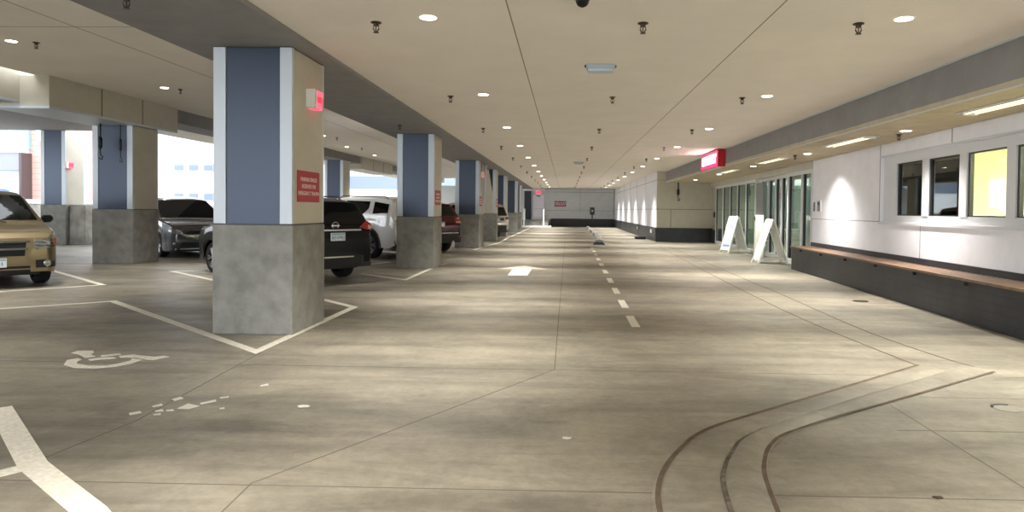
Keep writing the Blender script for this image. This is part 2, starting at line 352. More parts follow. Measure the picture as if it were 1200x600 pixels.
# far wall with its dark base, door and platform steps
fwl = struct('wall_far', B(-13, 5.5, 61.8, 62.1, 0, 3.6), FAR_PANEL)
for (x0, x1, z0, z1) in ((-1.8, 4.4, 3.10, 3.12), (-1.8, 4.4, 1.44, 1.46), (1.29, 1.31, 1.46, 3.42), (4.33, 4.36, .7, 3.42)):
    B(x0, x1, 61.785, 61.8, z0, z1).build('panel_seam', SEAL, fwl)
struct('baseboard_far', B(-1.35, 4.4, 61.6, 61.8, 0, .72), DARK_METAL)
struct('trim_7', B(-3.9, -1.9, 61.5, 61.8, 3.22, 3.42), WHITE_PANEL)
lv = struct('window_louver', MB().box(-3.75, -3.15, 61.7, 61.8, .62, 3.18), mat('dark_louver', (52, 56, 66), .6))
d1 = struct('door_1', MB().box(-2.95, -1.98, 61.74, 61.8, .62, 2.85), WHITE_PANEL)
MB().box(-3.05, -2.95, 61.7, 61.8, .62, 2.95).box(-1.98, -1.88, 61.7, 61.8, .62, 2.95).box(-3.05, -1.88, 61.7, 61.8, 2.85, 2.95).build('door_frame', FAR_PANEL, d1)
B(-2.85, -2.05, 61.64, 61.70, 1.55, 1.62).build('push_bar', ALU, d1)
B(-2.65, -2.3, 61.66, 61.74, 2.70, 2.78).build('door_closer', DARK_METAL, d1)
B(-2.9, -2.03, 61.725, 61.74, .64, .86).build('kick_plate', ALU, d1)
st = struct('floor_landing', MB().box(-3.8, -1.5, 59.3, 61.7, 0, .6), CONCRETE)
for k in range(2): B(-3.1, -1.5, 58.7-.3*k, 59.3-.3*k, 0, .4-.2*k).build('step', CONCRETE, st)

# right side, far block: white panels washed by the lights, tiled base
rb = struct('wall_right_far', B(4.42, 7.6, 33.35, 62.0, 0, 3.55), WHITE_PANEL)
for (z0) in (1.585, 3.0): B(4.41, 4.42, 33.35, 61.8, z0-.007, z0+.007).build('panel_seam', SEAL, rb)
for y in (38.0, 42.6, 47.2, 51.8, 56.4): B(4.41, 4.42, y-.012, y+.012, .68, 3.42).build('panel_seam', mat('soft_panel_gap', (170, 170, 172), .6), rb)
dd = B(4.395, 4.415, 52.2, 53.4, .1, 2.3).build('side_door', WHITE_PANEL, rb)
struct('baseboard_right_far', MB().box(4.36, 4.42, 33.29, 61.8, 0, .68), DARK_TILE)
rr = struct('wall_return', MB().box(4.42, 7.3, 33.30, 33.35, .68, 3.42), BEIGE_PANEL)  # beige stands in for dimmer light on this white-panelled face
B(4.42, 7.2, 33.29, 33.30, 1.575, 1.595).build('panel_seam', SEAL, rr)
B(5.09, 5.11, 33.29, 33.30, .68, 1.58).build('panel_seam', SEAL, rr)
B(4.42, 7.2, 33.29, 33.30, 2.99, 3.0).build('panel_seam', SEAL, rr)
struct('baseboard_return', MB().box(4.36, 7.25, 33.23, 33.30, 0, .68), DARK_TILE)
struct('wall_side_return', MB().prism(skew(DX, 32.05, 33.3, .1, .4), .62, 2.9), BEIGE_PANEL)
struct('baseboard_side_return', MB().prism(skew(DX, 32.05, 33.25, .02, .4), 0, .62), DARK_TILE)

# dropped beam and soffit over the footway
struct('trim_8', B(4.85, 5.0, Y0, 33.28, 2.96, 3.42), GREY_SOFFIT)
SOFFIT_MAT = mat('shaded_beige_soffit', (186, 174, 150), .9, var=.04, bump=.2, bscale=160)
def soffit_z(x): return 2.885 - .0195*(x-4.85)
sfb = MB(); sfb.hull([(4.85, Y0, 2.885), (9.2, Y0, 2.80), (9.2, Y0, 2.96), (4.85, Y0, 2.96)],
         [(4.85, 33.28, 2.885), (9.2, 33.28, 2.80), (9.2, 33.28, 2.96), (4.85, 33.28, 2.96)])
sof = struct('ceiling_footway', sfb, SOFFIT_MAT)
B(4.835, 4.85, Y0, 33.28, 2.875, 2.89).build('edge_bead', PALE_STRIP, sof)
B(4.835, 4.85, Y0, 33.28, 3.40, 3.42).build('edge_bead', PALE_STRIP, sof)

# bench wall with the ribbon window
WY1 = 18.15; OY0, OY1 = 4.57, 13.82; OZ0, OZ1 = 1.33, 2.60
wm = MB()
wm.prism(skew(WX, Y0, WY1, 0, .35), 0, OZ0)
wm.prism(skew(WX, Y0, OY0, 0, .35), OZ0, OZ1)
wm.prism(skew(WX, OY1, WY1, 0, .35), OZ0, OZ1)
wm.prism(skew(WX, Y0, WY1, 0, .35), OZ1, 2.86)
wr = struct('wall_right', wm, WHITE_PANEL)
def wseam(y0, y1, z0, z1): MB().prism(skew(WX, y0, y1, -.004, 0), z0, z1).build('panel_seam', mat('grey_panel_gap', (120, 120, 122), .7), wr)
wseam(OY1, WY1, 1.325, 1.337); wseam(OY1, OY1+.02, 1.33, 2.86); wseam(11.04, 11.06, OZ1, 2.86); wseam(6.5, 6.52, OZ1, 2.86)
wseam(12.06, 12.075, .72, OZ0-.05); wseam(Y0, OY0, 1.325, 1.337); wseam(9.0, 9.015, .72, OZ0-.05)
MB().prism(skew(WX, OY0, OY1, -.03, .05), OZ0-.05, OZ0-.005).build('window_sill', ALU, wr)
MB().prism(skew(WX, OY0, OY1, -.012, .0), OZ1, OZ1+.03).build('head_trim', PALE_STRIP, wr)
struct('baseboard_right', MB().prism(skew(WX, Y0, WY1+.02, -.03, .36), .62, .72), DARK_TILE)
bw = struct('baseboard_plinth', MB().prism(skew(WX, Y0, WY1+.02, -.52, .3), 0, .565), DARK_TILE)
for k, (y0, y1) in enumerate([(13.32-1.25*(i+1), 13.32-1.25*i) for i in range(7)]):
    w = MB()
    w.prism(skew(WX, y0, y1, .08, .16), OZ0, 1.455); w.prism(skew(WX, y0, y1, .08, .16), 2.445, OZ1)
    w.prism(skew(WX, y0, y0+.105, .06, .17), 1.455, 2.445); w.prism(skew(WX, y1-.105, y1, .06, .17), 1.455, 2.445)
    win = struct('window_%d' % (k+1), w, ALU)
    g = MB(); a, b_ = y0+.105, y1-.105
    g.prism(skew(WX, a, a+.025, .09, .15), 1.455, 2.445); g.prism(skew(WX, b_-.05, b_, .09, .15), 1.455, 2.445)
    g.prism(skew(WX, a, b_, .09, .15), 1.455, 1.475); g.prism(skew(WX, a, b_, .09, .15), 2.425, 2.445)
    g.build('gasket', DARK_METAL, win)
    MB().prism(skew(WX, a+.025, b_-.05, .118, .124), 1.475, 2.425).build('pane', WIN_GLASS, win)
MB().prism(skew(WX, 13.32, OY1, .08, .16), OZ0, OZ1).build('jamb_panel', ALU, wr)

# entrance glazing: fixed screens either side of the sliding doors
def glazed(name, y0, y1, cuts, z1=2.55, dep=0, gl=GLASS, fw_=.07):
    w = MB(); zb = .14
    w.prism(skew(DX, y0, y1, dep, dep+.12), 0, zb); w.prism(skew(DX, y0, y1, dep, dep+.12), z1, z1+.1)
    for c in cuts: w.prism(skew(DX, c-fw_/2, c+fw_/2, dep, dep+.12), zb, z1)
    o = struct(name, w, ALU)
    for a, b_ in zip(cuts, cuts[1:]):
        MB().prism(skew(DX, a+fw_/2, b_-fw_/2, dep+.055, dep+.062), zb, z1).build('pane', gl, o)
        MB().prism(skew(DX, a+fw_/2, a+fw_/2+.03, dep+.03, dep+.09), zb, z1).prism(skew(DX, b_-fw_/2-.07, b_-fw_/2, dep+.03, dep+.09), zb, z1).build('gasket', DARK_METAL, o)
    return o
glazed('window_8', 24.35, 32.05, [24.42, 25.88, 27.35, 28.8, 30.3, 31.98])
glazed('window_9', 18.16, 20.5, [18.23, 19.08, 20.42], fw_=.13)
d3 = glazed('door_2', 20.5, 22.2, [20.56, 21.45, 22.14], dep=.1, fw_=.1)
d4 = glazed('door_3', 22.2, 24.35, [22.26, 23.2, 24.28], dep=.16, fw_=.1)
MB().prism(skew(DX, 23.35, 24.3, .02, .14), .14, 2.5).build('grey_leaf', mat('grey_door_leaf', (128, 132, 130), .5), d4)
struct('wall_header', MB().prism(skew(DX, WY1, 33.3, -.02, .35), 2.65, 2.88), BEIGE_PANEL)

# rooms behind the glass
OFFICE = mat('pale_yellow_office_wall', (226, 224, 188), .8)
LOBBY = mat('grey_green_lobby_wall', (176, 186, 172), .8)
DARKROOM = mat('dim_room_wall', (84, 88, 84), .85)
CR = mat('room_ceiling_tile', (214, 212, 200), .9)
struct('wall_office', MB().box(8.9, 9.0, 3.0, 10.80, 0, 2.78).box(6.4, 9.0, 3.0, 3.08, 0, 2.78).box(6.32, 9.0, 10.80, 10.88, 0, 2.78), OFFICE)
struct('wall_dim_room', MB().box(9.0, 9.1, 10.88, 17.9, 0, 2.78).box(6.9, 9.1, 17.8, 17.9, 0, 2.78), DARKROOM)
struct('wall_lobby', MB().box(11.5, 11.6, 17.9, 33.2, 0, 2.78).box(7.0, 11.5, 17.9, 18.0, 0, 2.78).box(7.5, 11.6, 33.1, 33.2, 0, 2.78), LOBBY)
struct('wall_lobby_pier', MB().box(9.2, 9.7, 25, 26.2, 0, 2.78).box(8.8, 9.0, 20.2, 21.6, 0, 2.78), mat('teal_lobby_panel', (70, 110, 112), .6))

# perimeter parapet
pp = struct('wall_parapet', MB().box(-22.8, -22.5, Y0, 62, 0, 1.55).box(-24, -12.5, 62, 62.3, 0, 1.55), PARAPET_C)
B(-22.84, -22.46, Y0, 62, 1.55, 1.72).build('parapet_cap', WHITE_PANEL, pp)

# floor joints, sealed grooves and the flush kerb
for pts in FLOOR_JOINTS:
    MB().ribbon(pts, .009, .0012, th=.001).build('saw_cut', JOINT, flo)
def smooth_path(p, it=3):
    for _ in range(it):
        q = [p[0]]
        for a, b in zip(p, p[1:]):
            q += [(a[0]*.75+b[0]*.25, a[1]*.75+b[1]*.25), (a[0]*.25+b[0]*.75, a[1]*.25+b[1]*.75)]
        p = q+[p[-1]]
    return p
for pts, w_ in GROOVES:
    MB().ribbon(smooth_path(pts), w_*.8 if w_ > .03 else w_, .0035 + (.012 if w_ > .03 else 0), th=.001).build('sealed_groove', SEAL, flo)
mid = []
kb = MB(); b_ = kb.bm
rows = []
for (ox, oy), (ix, iy), (mx_, my_) in KERB_ROWS:
    L1 = lambda t: (ox+(mx_-ox)*t, oy+(my_-oy)*t); L2 = lambda t: (mx_+(ix-mx_)*t, my_+(iy-my_)*t)
    P = [(*L1(-.08), .001), (*L1(0), .012), (*L1(.5), .016), (*L1(.9), .020), (*L1(1), .006), (*L2(.16), .036), (*L2(.34), .044), (*L2(.7), .032), (*L2(1), .012), (*L2(1.1), .001)]
    rows.append([b_.verts.new(p) for p in P])
for r0, r1 in zip(rows, rows[1:]):
    for i in range(len(r0)-1): b_.faces.new((r0[i], r0[i+1], r1[i+1], r1[i]))
ko = kb.build('ramp_kerb', FLOOR, flo, smooth=60)
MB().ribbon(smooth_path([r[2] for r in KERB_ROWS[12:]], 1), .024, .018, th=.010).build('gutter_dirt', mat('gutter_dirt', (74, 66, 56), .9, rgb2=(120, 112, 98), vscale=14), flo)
# ------------------------------------------------------------------ columns
def make_column(x1, y0, top, label, w=.93, d=1.05, base=1.29, name='clad_column', vee=None):
    x0 = x1-w; c = empty(name, (x1-w/2, y0+d/2, 0), label=label, cat='column', group=None)
    X0, X1, Ya, Yb = -w/2, w/2, -d/2, d/2
    B(X0-.01, X1+.01, Ya-.01, Yb+.01, 0, base, bev=.018).build('concrete_base', CONCRETE, c)
    core = B(X0+.03, X1-.03, Ya+.03, Yb-.03, base, top)
    core.build('shaft', DARK_METAL, c)
    s = .145
    zb = base+.012
    def strips(y, y2):
        B(X0, X0+s, min(y, y2), max(y, y2), zb, top-.01, bev=.004).build('corner_strip', PALE_STRIP, c)
        B(X1-s, X1, min(y, y2), max(y, y2), zb, top-.01, bev=.004).build('corner_strip', PALE_STRIP, c)
    strips(Ya, Ya+.06); strips(Yb-.06, Yb)
    if vee != 'front':
        B(X0+s+.008, X1-s-.008, Ya+.012, Ya+.035, zb, top-.02).build('blue_panel', BLUE_PANEL, c)
    else:   # the splayed pair: tapered pale panels with a dark wedge between them
        def tri(p): return MB().hull([(q[0], Ya+.0, q[1]) for q in p], [(q[0], Ya+.035, q[1]) for q in p])
        tri([(X0+s+.1, zb), (X1-s, zb), (X1-s, zb+.9), (X1-s-.2, top-.02), (X0+s+.1, top-.02)]).build('tapered_panel', BEIGE_PANEL, c)
    B(X0+s+.008, X1-s-.008, Yb-.035, Yb-.012, zb, top-.02).build('blue_panel', BLUE_PANEL, c)
    for sx in (X0, X1):
        a, b_ = (sx-.001, sx+.03) if sx < 0 else (sx-.03, sx+.001)
        if vee == 'side' and sx > 0:
            MB().hull([(a, Ya+.065, zb), (a, Yb-.065, zb), (a, Ya+.45, top-.02), (a, Ya+.065, top-.02)], [(b_, Ya+.065, zb), (b_, Yb-.065, zb), (b_, Ya+.45, top-.02), (b_, Ya+.065, top-.02)]).build('side_panel', BEIGE_PANEL, c)
        else:
            B(a, b_, Ya+.063, Yb-.063, zb, top-.02).build('side_panel', BEIGE_PANEL, c)
    if vee == 'side':
        br = MB().hull([(X1-.5, Yb+.0, base), (X1+.01, Yb+.0, base), (X1+.01, Yb+.28, base), (X1-.5, Yb+.28, base)],
                       [(X1-.5, Yb+1.05, top), (X1+.01, Yb+1.05, top), (X1+.01, Yb+1.4, top), (X1-.5, Yb+1.4, top)])
        br.build('slanted_brace', PALE_STRIP, c)
        B(X1-.5, X1+.02, Yb-.01, Yb+.3, 0, base).build('brace_footing', CONCRETE, c)
    return c
make_column(-3.20, 7.90, 3.37, 'large blue and beige clad column in the foreground, nearest to the camera')
make_column(-3.30, 17.00, 3.37, 'blue and beige clad column beside the white SUV, second along the lane')
make_column(-3.33, 26.20, 3.37, 'clad column beside the dark red SUV with a slanted brace leaning away', vee='side')
make_column(-3.28, 31.9, 3.37, 'narrow column with tapered beige front panel just before the silver SUV', vee='front', d=.95)
make_column(-3.30, 37.6, 3.37, 'blue clad column directly behind the silver SUV')
make_column(-3.20, 44.6, 3.37, 'blue clad column after the silver SUV, second from the far steps', w=1.0)
make_column(-3.42, 52.3, 3.37, 'farthest blue clad column, beside the white railing of the far steps')
make_column(-11.12, 17.25, 3.56, 'clad column under the boxed beam with black straps hanging before it', w=1.05, d=1.1, base=1.40)
make_column(-11.15, 33.9, 3.9, 'distant blue clad column seen above the black SUV and white SUV', w=.95, d=1.1, base=1.35)
make_column(-18.85, 25.25, 4.30, 'pale blue column by the parapet with a red exit sign, behind the gold minivan', w=.95, d=1.0, base=1.5)
B(-18.82, -18.2, 25.4, 26.4, 0, 1.5, bev=.02).build('concrete_plinth', PARAPET_C).__setitem__('label', 'low rough concrete block against the far left column')
bpy.data.objects['concrete_plinth']['category'] = 'plinth'

# ------------------------------------------------------------------ ceiling fittings
def make_downlight(zc):
    t = empty('downlight', (0, 0, 0))
    MB().lathe([(.068, -.004), (.098, -.007), (.105, -.003), (.105, .0)], 24, ring=True).build('trim_ring', WHITE_PLASTIC, t, smooth=40)
    MB().lathe([(.082, -.009), (.082, -.003)], 24).build('diffuser', LAMP, t)
    return t
def spot(name, loc, watts, size=R(92), blend=1.0, rad=.08):
    l = bpy.data.lights.new(name, 'SPOT'); l.energy = watts; l.color = LAMP_COL; l.spot_size = size; l.spot_blend = blend; l.shadow_soft_size = rad
    o = bpy.data.objects.new(name, l); COL.objects.link(o); o.location = loc
    return o
proto = make_downlight(0); used = False
def nth(k): return ['first', 'second', 'third', 'fourth', 'fifth', 'sixth', 'seventh', 'eighth', 'ninth', 'tenth', 'eleventh', 'twelfth', 'thirteenth', 'fourteenth'][k]
def put_downlight(x, y, z, label, group, w, size=R(92)):
    global used
    o = proto if not used else copy_tree(proto); used = True
    o.location = (x, y, z); tag(o, label, 'ceiling light', group)
    spot('lamp_glow', (x, y, z-.03), w, size)
for side, xs in (('left', -1.40), ('right', 3.31)):
    for k in range(-2, 12):
        y = 6.86+4.57*k
        w = AISLE_W*(1.0 if k < 4 else 1.25 if k < 8 else 1.6)
        if k < 0: spot('lamp_glow', (xs, y, 3.39), w); continue
        put_downlight(xs, y, 3.42, 'round recessed ceiling light, %s in the %s row over the lane counting from the camera' % (nth(k), side), 'downlights over the lane', w)
for k in range(-1, 6):
    y = 6.9+4.6*k; x = 5.62
    if k < 1: spot('lamp_glow', (x, y, 2.84), SOFFIT_W, R(120)); continue
    put_downlight(x, y, soffit_z(x), 'round recessed light in the low soffit by the building, %s from the camera' % nth(k-1), 'downlights in the footway soffit', SOFFIT_W, R(120))
LB = [(-9.35, 11.3), (-9.36, 15.7), (-9.33, 26.0), (-9.9, 30.6), (-10.0, 35.4)]
for k, (x, y) in enumerate(LB):
    put_downlight(x, y, 4.25, 'round recessed light in the parking bay ceiling, %s from the camera' % nth(k), 'downlights over the parking bays', BAY_W)
put_downlight(-13.2, 22.6, 4.02, 'round recessed light in the pale ceiling beyond the boxed beam', 'downlights over the parking bays', BAY_W)
for (x, y) in ((-9.3, 6.8), (-9.3, 2.2), (-6.3, 4.5), (-6.3, 13.6), (-6.3, 22), (-6.3, 29), (-6.3, 38), (-6.3, 48), (-15, 12)):  # extra spots added to light the bays, without fittings
    spot('lamp_glow', (x, y, 4.2), BAY_W)

BRONZE = mat('bronze_sprinkler_metal', (72, 58, 42), .4, metal=.6)
def make_sprinkler():
    t = empty('sprinkler_head')
    MB().lathe([(.040, 0), (.042, -.006), (.022, -.012), (.018, -.03)], 16).build('escutcheon', BRONZE, t, smooth=40)
    MB().tube([(.018, 0, -.03), (.022, 0, -.05), (.006, 0, -.075)], .005, 6).tube([(-.018, 0, -.03), (-.022, 0, -.05), (-.006, 0, -.075)], .005, 6).build('frame_arms', BRONZE, t)
    MB().lathe([(.004, -.03), (.004, -.072), (.022, -.076), (.022, -.080)], 12).build('deflector', BRONZE, t)
    return t
sp = make_sprinkler(); sp_used = False
def put_sprinkler(x, y, z, label, group):
    global sp_used
    o = sp if not sp_used else copy_tree(sp); sp_used = True
    o.location = (x, y, z); o.scale = (1.35,)*3; tag(o, label, 'sprinkler', group)
for side, xs in (('left', -1.98), ('middle', .77), ('right', 2.95)):
    for k in range(12):
        put_sprinkler(xs, 7.05+4.57*k, 3.42, 'small bronze sprinkler head, %s in the %s row over the lane counting from the camera' % (nth(k), side), 'sprinklers over the lane')
for k, (x, y) in enumerate([(-9.0, 11.4), (-9.1, 15.9), (-9.0, 26.6), (-9.4, 31.2), (-8.6, 36)]):
    put_sprinkler(x, y, 4.25, 'small bronze sprinkler head in the parking bay ceiling, %s from the camera' % nth(k), 'sprinklers over the parking bays')
put_sprinkler(-3.95, 6.05, 3.37, 'bronze sprinkler head under the grey beam just before the nearest column', None)
put_sprinkler(-3.75, 15.3, 3.37, 'bronze sprinkler head under the grey beam before the second column', None)
for k, (x, y) in enumerate([(5.75, 12.0), (5.5, 16.6)]):
    put_sprinkler(x, y, soffit_z(x), 'bronze sprinkler head in the low soffit by the building, %s from the camera' % nth(k), 'sprinklers in the footway soffit')

def make_box_fixture(loc, label):
    t = empty('ceiling_emergency_light', loc, label=label, cat='ceiling light', group='grey box lights on the ceiling')
    MB().box(-.19, .19, -.11, .11, -.05, 0, bev=.015).build('housing', GREY_PLASTIC, t, smooth=30)
    MB().box(-.17, .17, -.095, .095, -.095, -.045, bev=.025).build('lens', mat('frosted_lens', (190, 204, 214), .3), t, smooth=30)
    for s in (-1, 1): MB().box(s*.19-.02, s*.19+.02, -.02, .02, -.03, 0).build('bracket', DARK_METAL, t)
make_box_fixture((.44, 9.1, 3.42), 'pale grey box emergency light on the ceiling, nearer and larger of the two')
make_box_fixture((.50, 27.3, 3.42), 'pale grey box emergency light on the ceiling, far small one')
t = empty('dome_camera', (.13, 6.2, 3.42), label='black dome security camera on the ceiling at the top edge of the picture', cat='security camera')
MB().lathe([(.075, 0), (.078, -.02), (.07, -.03)], 24).build('housing', GREY_PLASTIC, t, smooth=40)
MB().lathe([(.062, -.03), (.058, -.055), (.04, -.08), (.015, -.092), (.002, -.094)], 24).build('dome', DARK_GLASS, t, smooth=60)

def make_recess(y0, y1, x, label):
    z = soffit_z(x)
    t = empty('linear_light', (x, (y0+y1)/2, z), label=label, cat='ceiling light', group='linear lights recessed in the footway soffit')
    h = (y1-y0)/2
    MB().box(-.15, -.13, -h, h, -.016, .0).box(.13, .15, -h, h, -.016, .0).box(-.13, .13, -h, -h+.02, -.016, 0).box(-.13, .13, h-.02, h, -.016, 0).build('frame', ALU, t)
    MB().box(-.13, .13, -h+.02, h-.02, -.004, -.001).build('reflector', mat('dull_reflector', (104, 98, 88), .4, metal=.5), t)
    for sx in (-.06, .06):
        MB().tube([(sx, -h+.12, -.022), (sx, h-.12, -.022)], .013, 8).build('lamp_tube', mat('dim_lamp_tube', (255, 244, 214), .4, emit=.6), t)
    for sy in (-1, 1): MB().box(-.10, .10, sy*(h-.09)-.02, sy*(h-.09)+.02, -.04, -.002).build('lamp_holder', WHITE_PLASTIC, t)
make_recess(7.9, 9.5, 5.45, 'long recessed strip light in the low soffit above the windows, nearest the camera')
make_recess(12.3, 14.3, 5.42, 'long recessed strip light in the low soffit, second from the camera')
make_recess(17.2, 19.3, 5.45, 'long recessed strip light in the low soffit before the red sign')
make_recess(22.2, 24.2, 5.5, 'long recessed strip light in the low soffit beyond the red sign')

# ------------------------------------------------------------------ signs
def exit_sign(loc, label, s=1.0):
    t = empty('exit_sign', loc, label=label, cat='exit sign')
    MB().box(0, .11, -.11*s, -.02*s+0, -.115, .115, bev=.006).build('housing', WHITE_PLASTIC, t)
    MB().box(0, .10, -.02*s, .19*s, -.115, .115, bev=.006).build('face_panel', mat('lit_red_face', (255, 84, 116), .4, emit=.75), t)
    text_mesh('lettering', 'EXIT', .10*s, mat('lit_red_letters', (230, 0, 36), .4, emit=1.0), t, (.101, .085*s, 0), (R(90), 0, R(90)), bold=.004)
    return t
exit_sign((-3.198, 8.42, 2.84), 'lit red exit sign with white housing on the nearest column')
exit_sign((-3.328, 26.75, 2.85), 'lit red exit sign on the column beside the dark red SUV')
exit_sign((-18.84, 25.30, 3.0), 'lit red exit sign on the far left column by the parapet', 1.3)
t = empty('exit_sign', (-2.47, 61.7, 3.07), label='lit red exit sign above the white door at the far end', cat='exit sign')
MB().box(-.2, .2, -.05, .05, -.12, .12, bev=.006).build('housing', mat('lit_red_face', (255, 60, 92)), t)
text_mesh('lettering', 'EXIT', .17, mat('lit_red_letters', (255, 0, 40)), t, (0, -.052, 0), (R(90), 0, 0), bold=.004)

def reserved_sign(loc, label):
    t = empty('reserved_sign', loc, label=label, cat='sign', group='red reserved parking signs on the columns')
    MB().box(.0, .008, -.36, .36, -.19, .19, bev=.002).build('plate', SIGN_RED, t)
    text_mesh('lettering', 'PARKING SPACES\nRESERVED FOR\nEMERGENCY TRAUMA', .068, SIGN_WHITE, t, (.009, 0, 0), (R(90), 0, R(90)), extrude=.001, line=1.25)
    return t
reserved_sign((-3.197, 8.40, 1.755), 'red reserved parking sign with white lettering on the nearest column')
reserved_sign((-3.297, 17.5, 1.78), 'red reserved parking sign on the column beside the white SUV')
reserved_sign((-3.327, 26.60, 1.80), 'red reserved parking sign on the column beside the dark red SUV')
reserved_sign((-3.277, 32.4, 1.80), 'red reserved parking sign on the narrow column before the silver SUV')
t = empty('round_plaque', (-3.297, 17.35, 2.63), label='small round pale plaque high on the column beside the white SUV', cat='plaque')
MB().lathe([(.09, 0), (.09, .012), (.07, .016)], 20, 'X').build('rim', GREY_PLASTIC, t, smooth=40)

t = empty('emergency_sign', (4.73, 22.2, 3.12), label='large lit red box sign with glowing white word, hung by the grey beam', cat='sign')
RED_BOX = mat('red_sign_box', (176, 10, 26), .45)
MB().box(-.12, .115, -1.25, 1.25, -.25, .27, bev=.01).build('box', RED_BOX, t)
MB().box(-.13, -.12, -1.22, 1.22, -.225, .245).build('lit_face', mat('lit_sign_face', (255, 40, 92), .4, emit=1.1), t)
text_mesh('lettering', 'EMERGENCY', .36, mat('lit_sign_letters', (255, 246, 250), .4, emit=7), t, (-.132, 0, .01), (R(90), 0, R(-90)), extrude=.004, bold=.012)
MB().box(-.11, .1, -1.2, 1.2, -.262, -.25).build('underside_trim', PALE_STRIP, t)

t = empty('wall_sign', (-.50, 61.79, 2.05), label='small dark red sign with white lettering on the far end wall', cat='sign')
MB().box(-.52, .52, -.03, 0, -.24, .24, bev=.01).build('plate', mat('dark_red_plate', (132, 22, 50), .5), t)
text_mesh('lettering', 'AMBULANCE\nENTRANCE', .17, SIGN_WHITE, t, (0, -.032, 0), (R(90), 0, 0), extrude=.001, bold=.004)

# ------------------------------------------------------------------ wall fittings on the right
def on_wall(fn, y, z): return (fn(y), y, z)
yb = 17.52
t = empty('intercom_panel', (WX(yb), yb, 1.66), rz=R(-2.9), label='grey intercom panel on the white wall beside the entrance glazing', cat='intercom')
MB().box(-.035, 0, -.14, .14, -.15, .15, bev=.01).build('case', WHITE_PLASTIC, t)
MB().box(-.04, -.034, -.11, .11, -.13, .13).build('face', mat('grey_speaker_face', (132, 134, 136), .5), t)
MB().box(-.044, -.039, -.06, .06, .03, .09).build('screen', mat('small_grey_screen', (88, 92, 98), .2), t)
yb = 17.95
t = empty('card_reader', (WX(yb), yb, 1.65), rz=R(-2.9), label='slim grey card reader on the white wall left of the intercom', cat='card reader')
MB().box(-.03, 0, -.035, .035, -.12, .12, bev=.008).build('case', mat('grey_reader', (120, 120, 126), .5), t)
t = empty('fire_bell', (7.06, 32.6, 1.35), label='small dark switch box on the side wall at the left end of the glazing', cat='switch box')
MB().box(-.05, .06, -.07, .07, -.13, .13, bev=.01).build('case', DARK_METAL, t); t.name = 'switch_box'
for k, (y, lab) in enumerate([(34.9, 'nearest the corner'), (41.5, 'farther from the corner')]):
    t = empty('wall_outlet_light', (4.345, y, .47), label='small step light in the dark tiled base of the far wall, %s' % lab, cat='step light', group='step lights in the tiled base')
    MB().box(-.02, .02, -.15, .15, -.09, .09, bev=.008).build('housing', WHITE_PLASTIC, t)
    MB().box(-.025, -.019, -.10, .10, -.05, .05).build('lens', mat('frosted_lens', (190, 204, 214)), t)

# hanging black straps
def strap(loc, z0, label, r=.05):
    x, y, z1 = loc; h = z1-z0
    t = empty('hanging_strap', (x, y, z1), label=label, cat='strap')
    MB().tube([(0, 0, 0), (.004, 0, -h*.25), (0, 0, -h*.38)], r*.45, 8).build('cord', BLACK_TRIM, t, smooth=50)
    MB().tube([(0, 0, -h*.36), (0, 0, -h*.40), (0, 0, -h*.66), (0, 0, -h*.70)], [r*.5, r, r, r*.5], 10).build('sleeve', BLACK_TRIM, t, smooth=50)
    MB().tube([(0, 0, -h*.68), (0, 0, -h*.86), (r*.6, 0, -h*.9), (r*1.3, 0, -h*.93), (r*.9, 0, -h), (0, 0, -h*.99), (-r*.6, 0, -h*.95)], r*.3, 8).build('hook', BLACK_TRIM, t, smooth=50)
strap((-11.72, 16.9, 3.55), 2.66, 'black strap with a hook hanging from the boxed beam before a column, left one')
strap((-11.35, 17.12, 3.55), 2.60, 'thin dark strap with a hook hanging close to the column face, right one', .036)
strap((5.38, 32.9, soffit_z(5.38)), 2.0, 'black strap with a hook hanging from the soffit before the beige return wall', .07)

# ------------------------------------------------------------------ bench along the right wall
bn = empty('wall_bench', (WX(8)-.3, 8, .565), label='long wooden bench seat running along the dark tiled base of the right wall', cat='bench')
def skp(y0, y1, d0, d1): return [(p[0]-bn.location.x, p[1]-8) for p in skew(WX, y0, y1, d0, d1)]
for i in range(4):
    MB().prism(skp(-10, WY1-.06, -.58+.135*i, -.58+.135*i+.122), .015, .05).build('seat_board', WOOD, bn)
MB().prism(skp(-10, WY1-.06, -.575, -.04), .0, .014).build('seat_frame', DARK_METAL, bn)
for k in range(16):
    y = -6+1.55*k
    MB().prism(skp(y, y+.04, -.575, -.52), -.05, .0).build('bracket', DARK_METAL, bn)

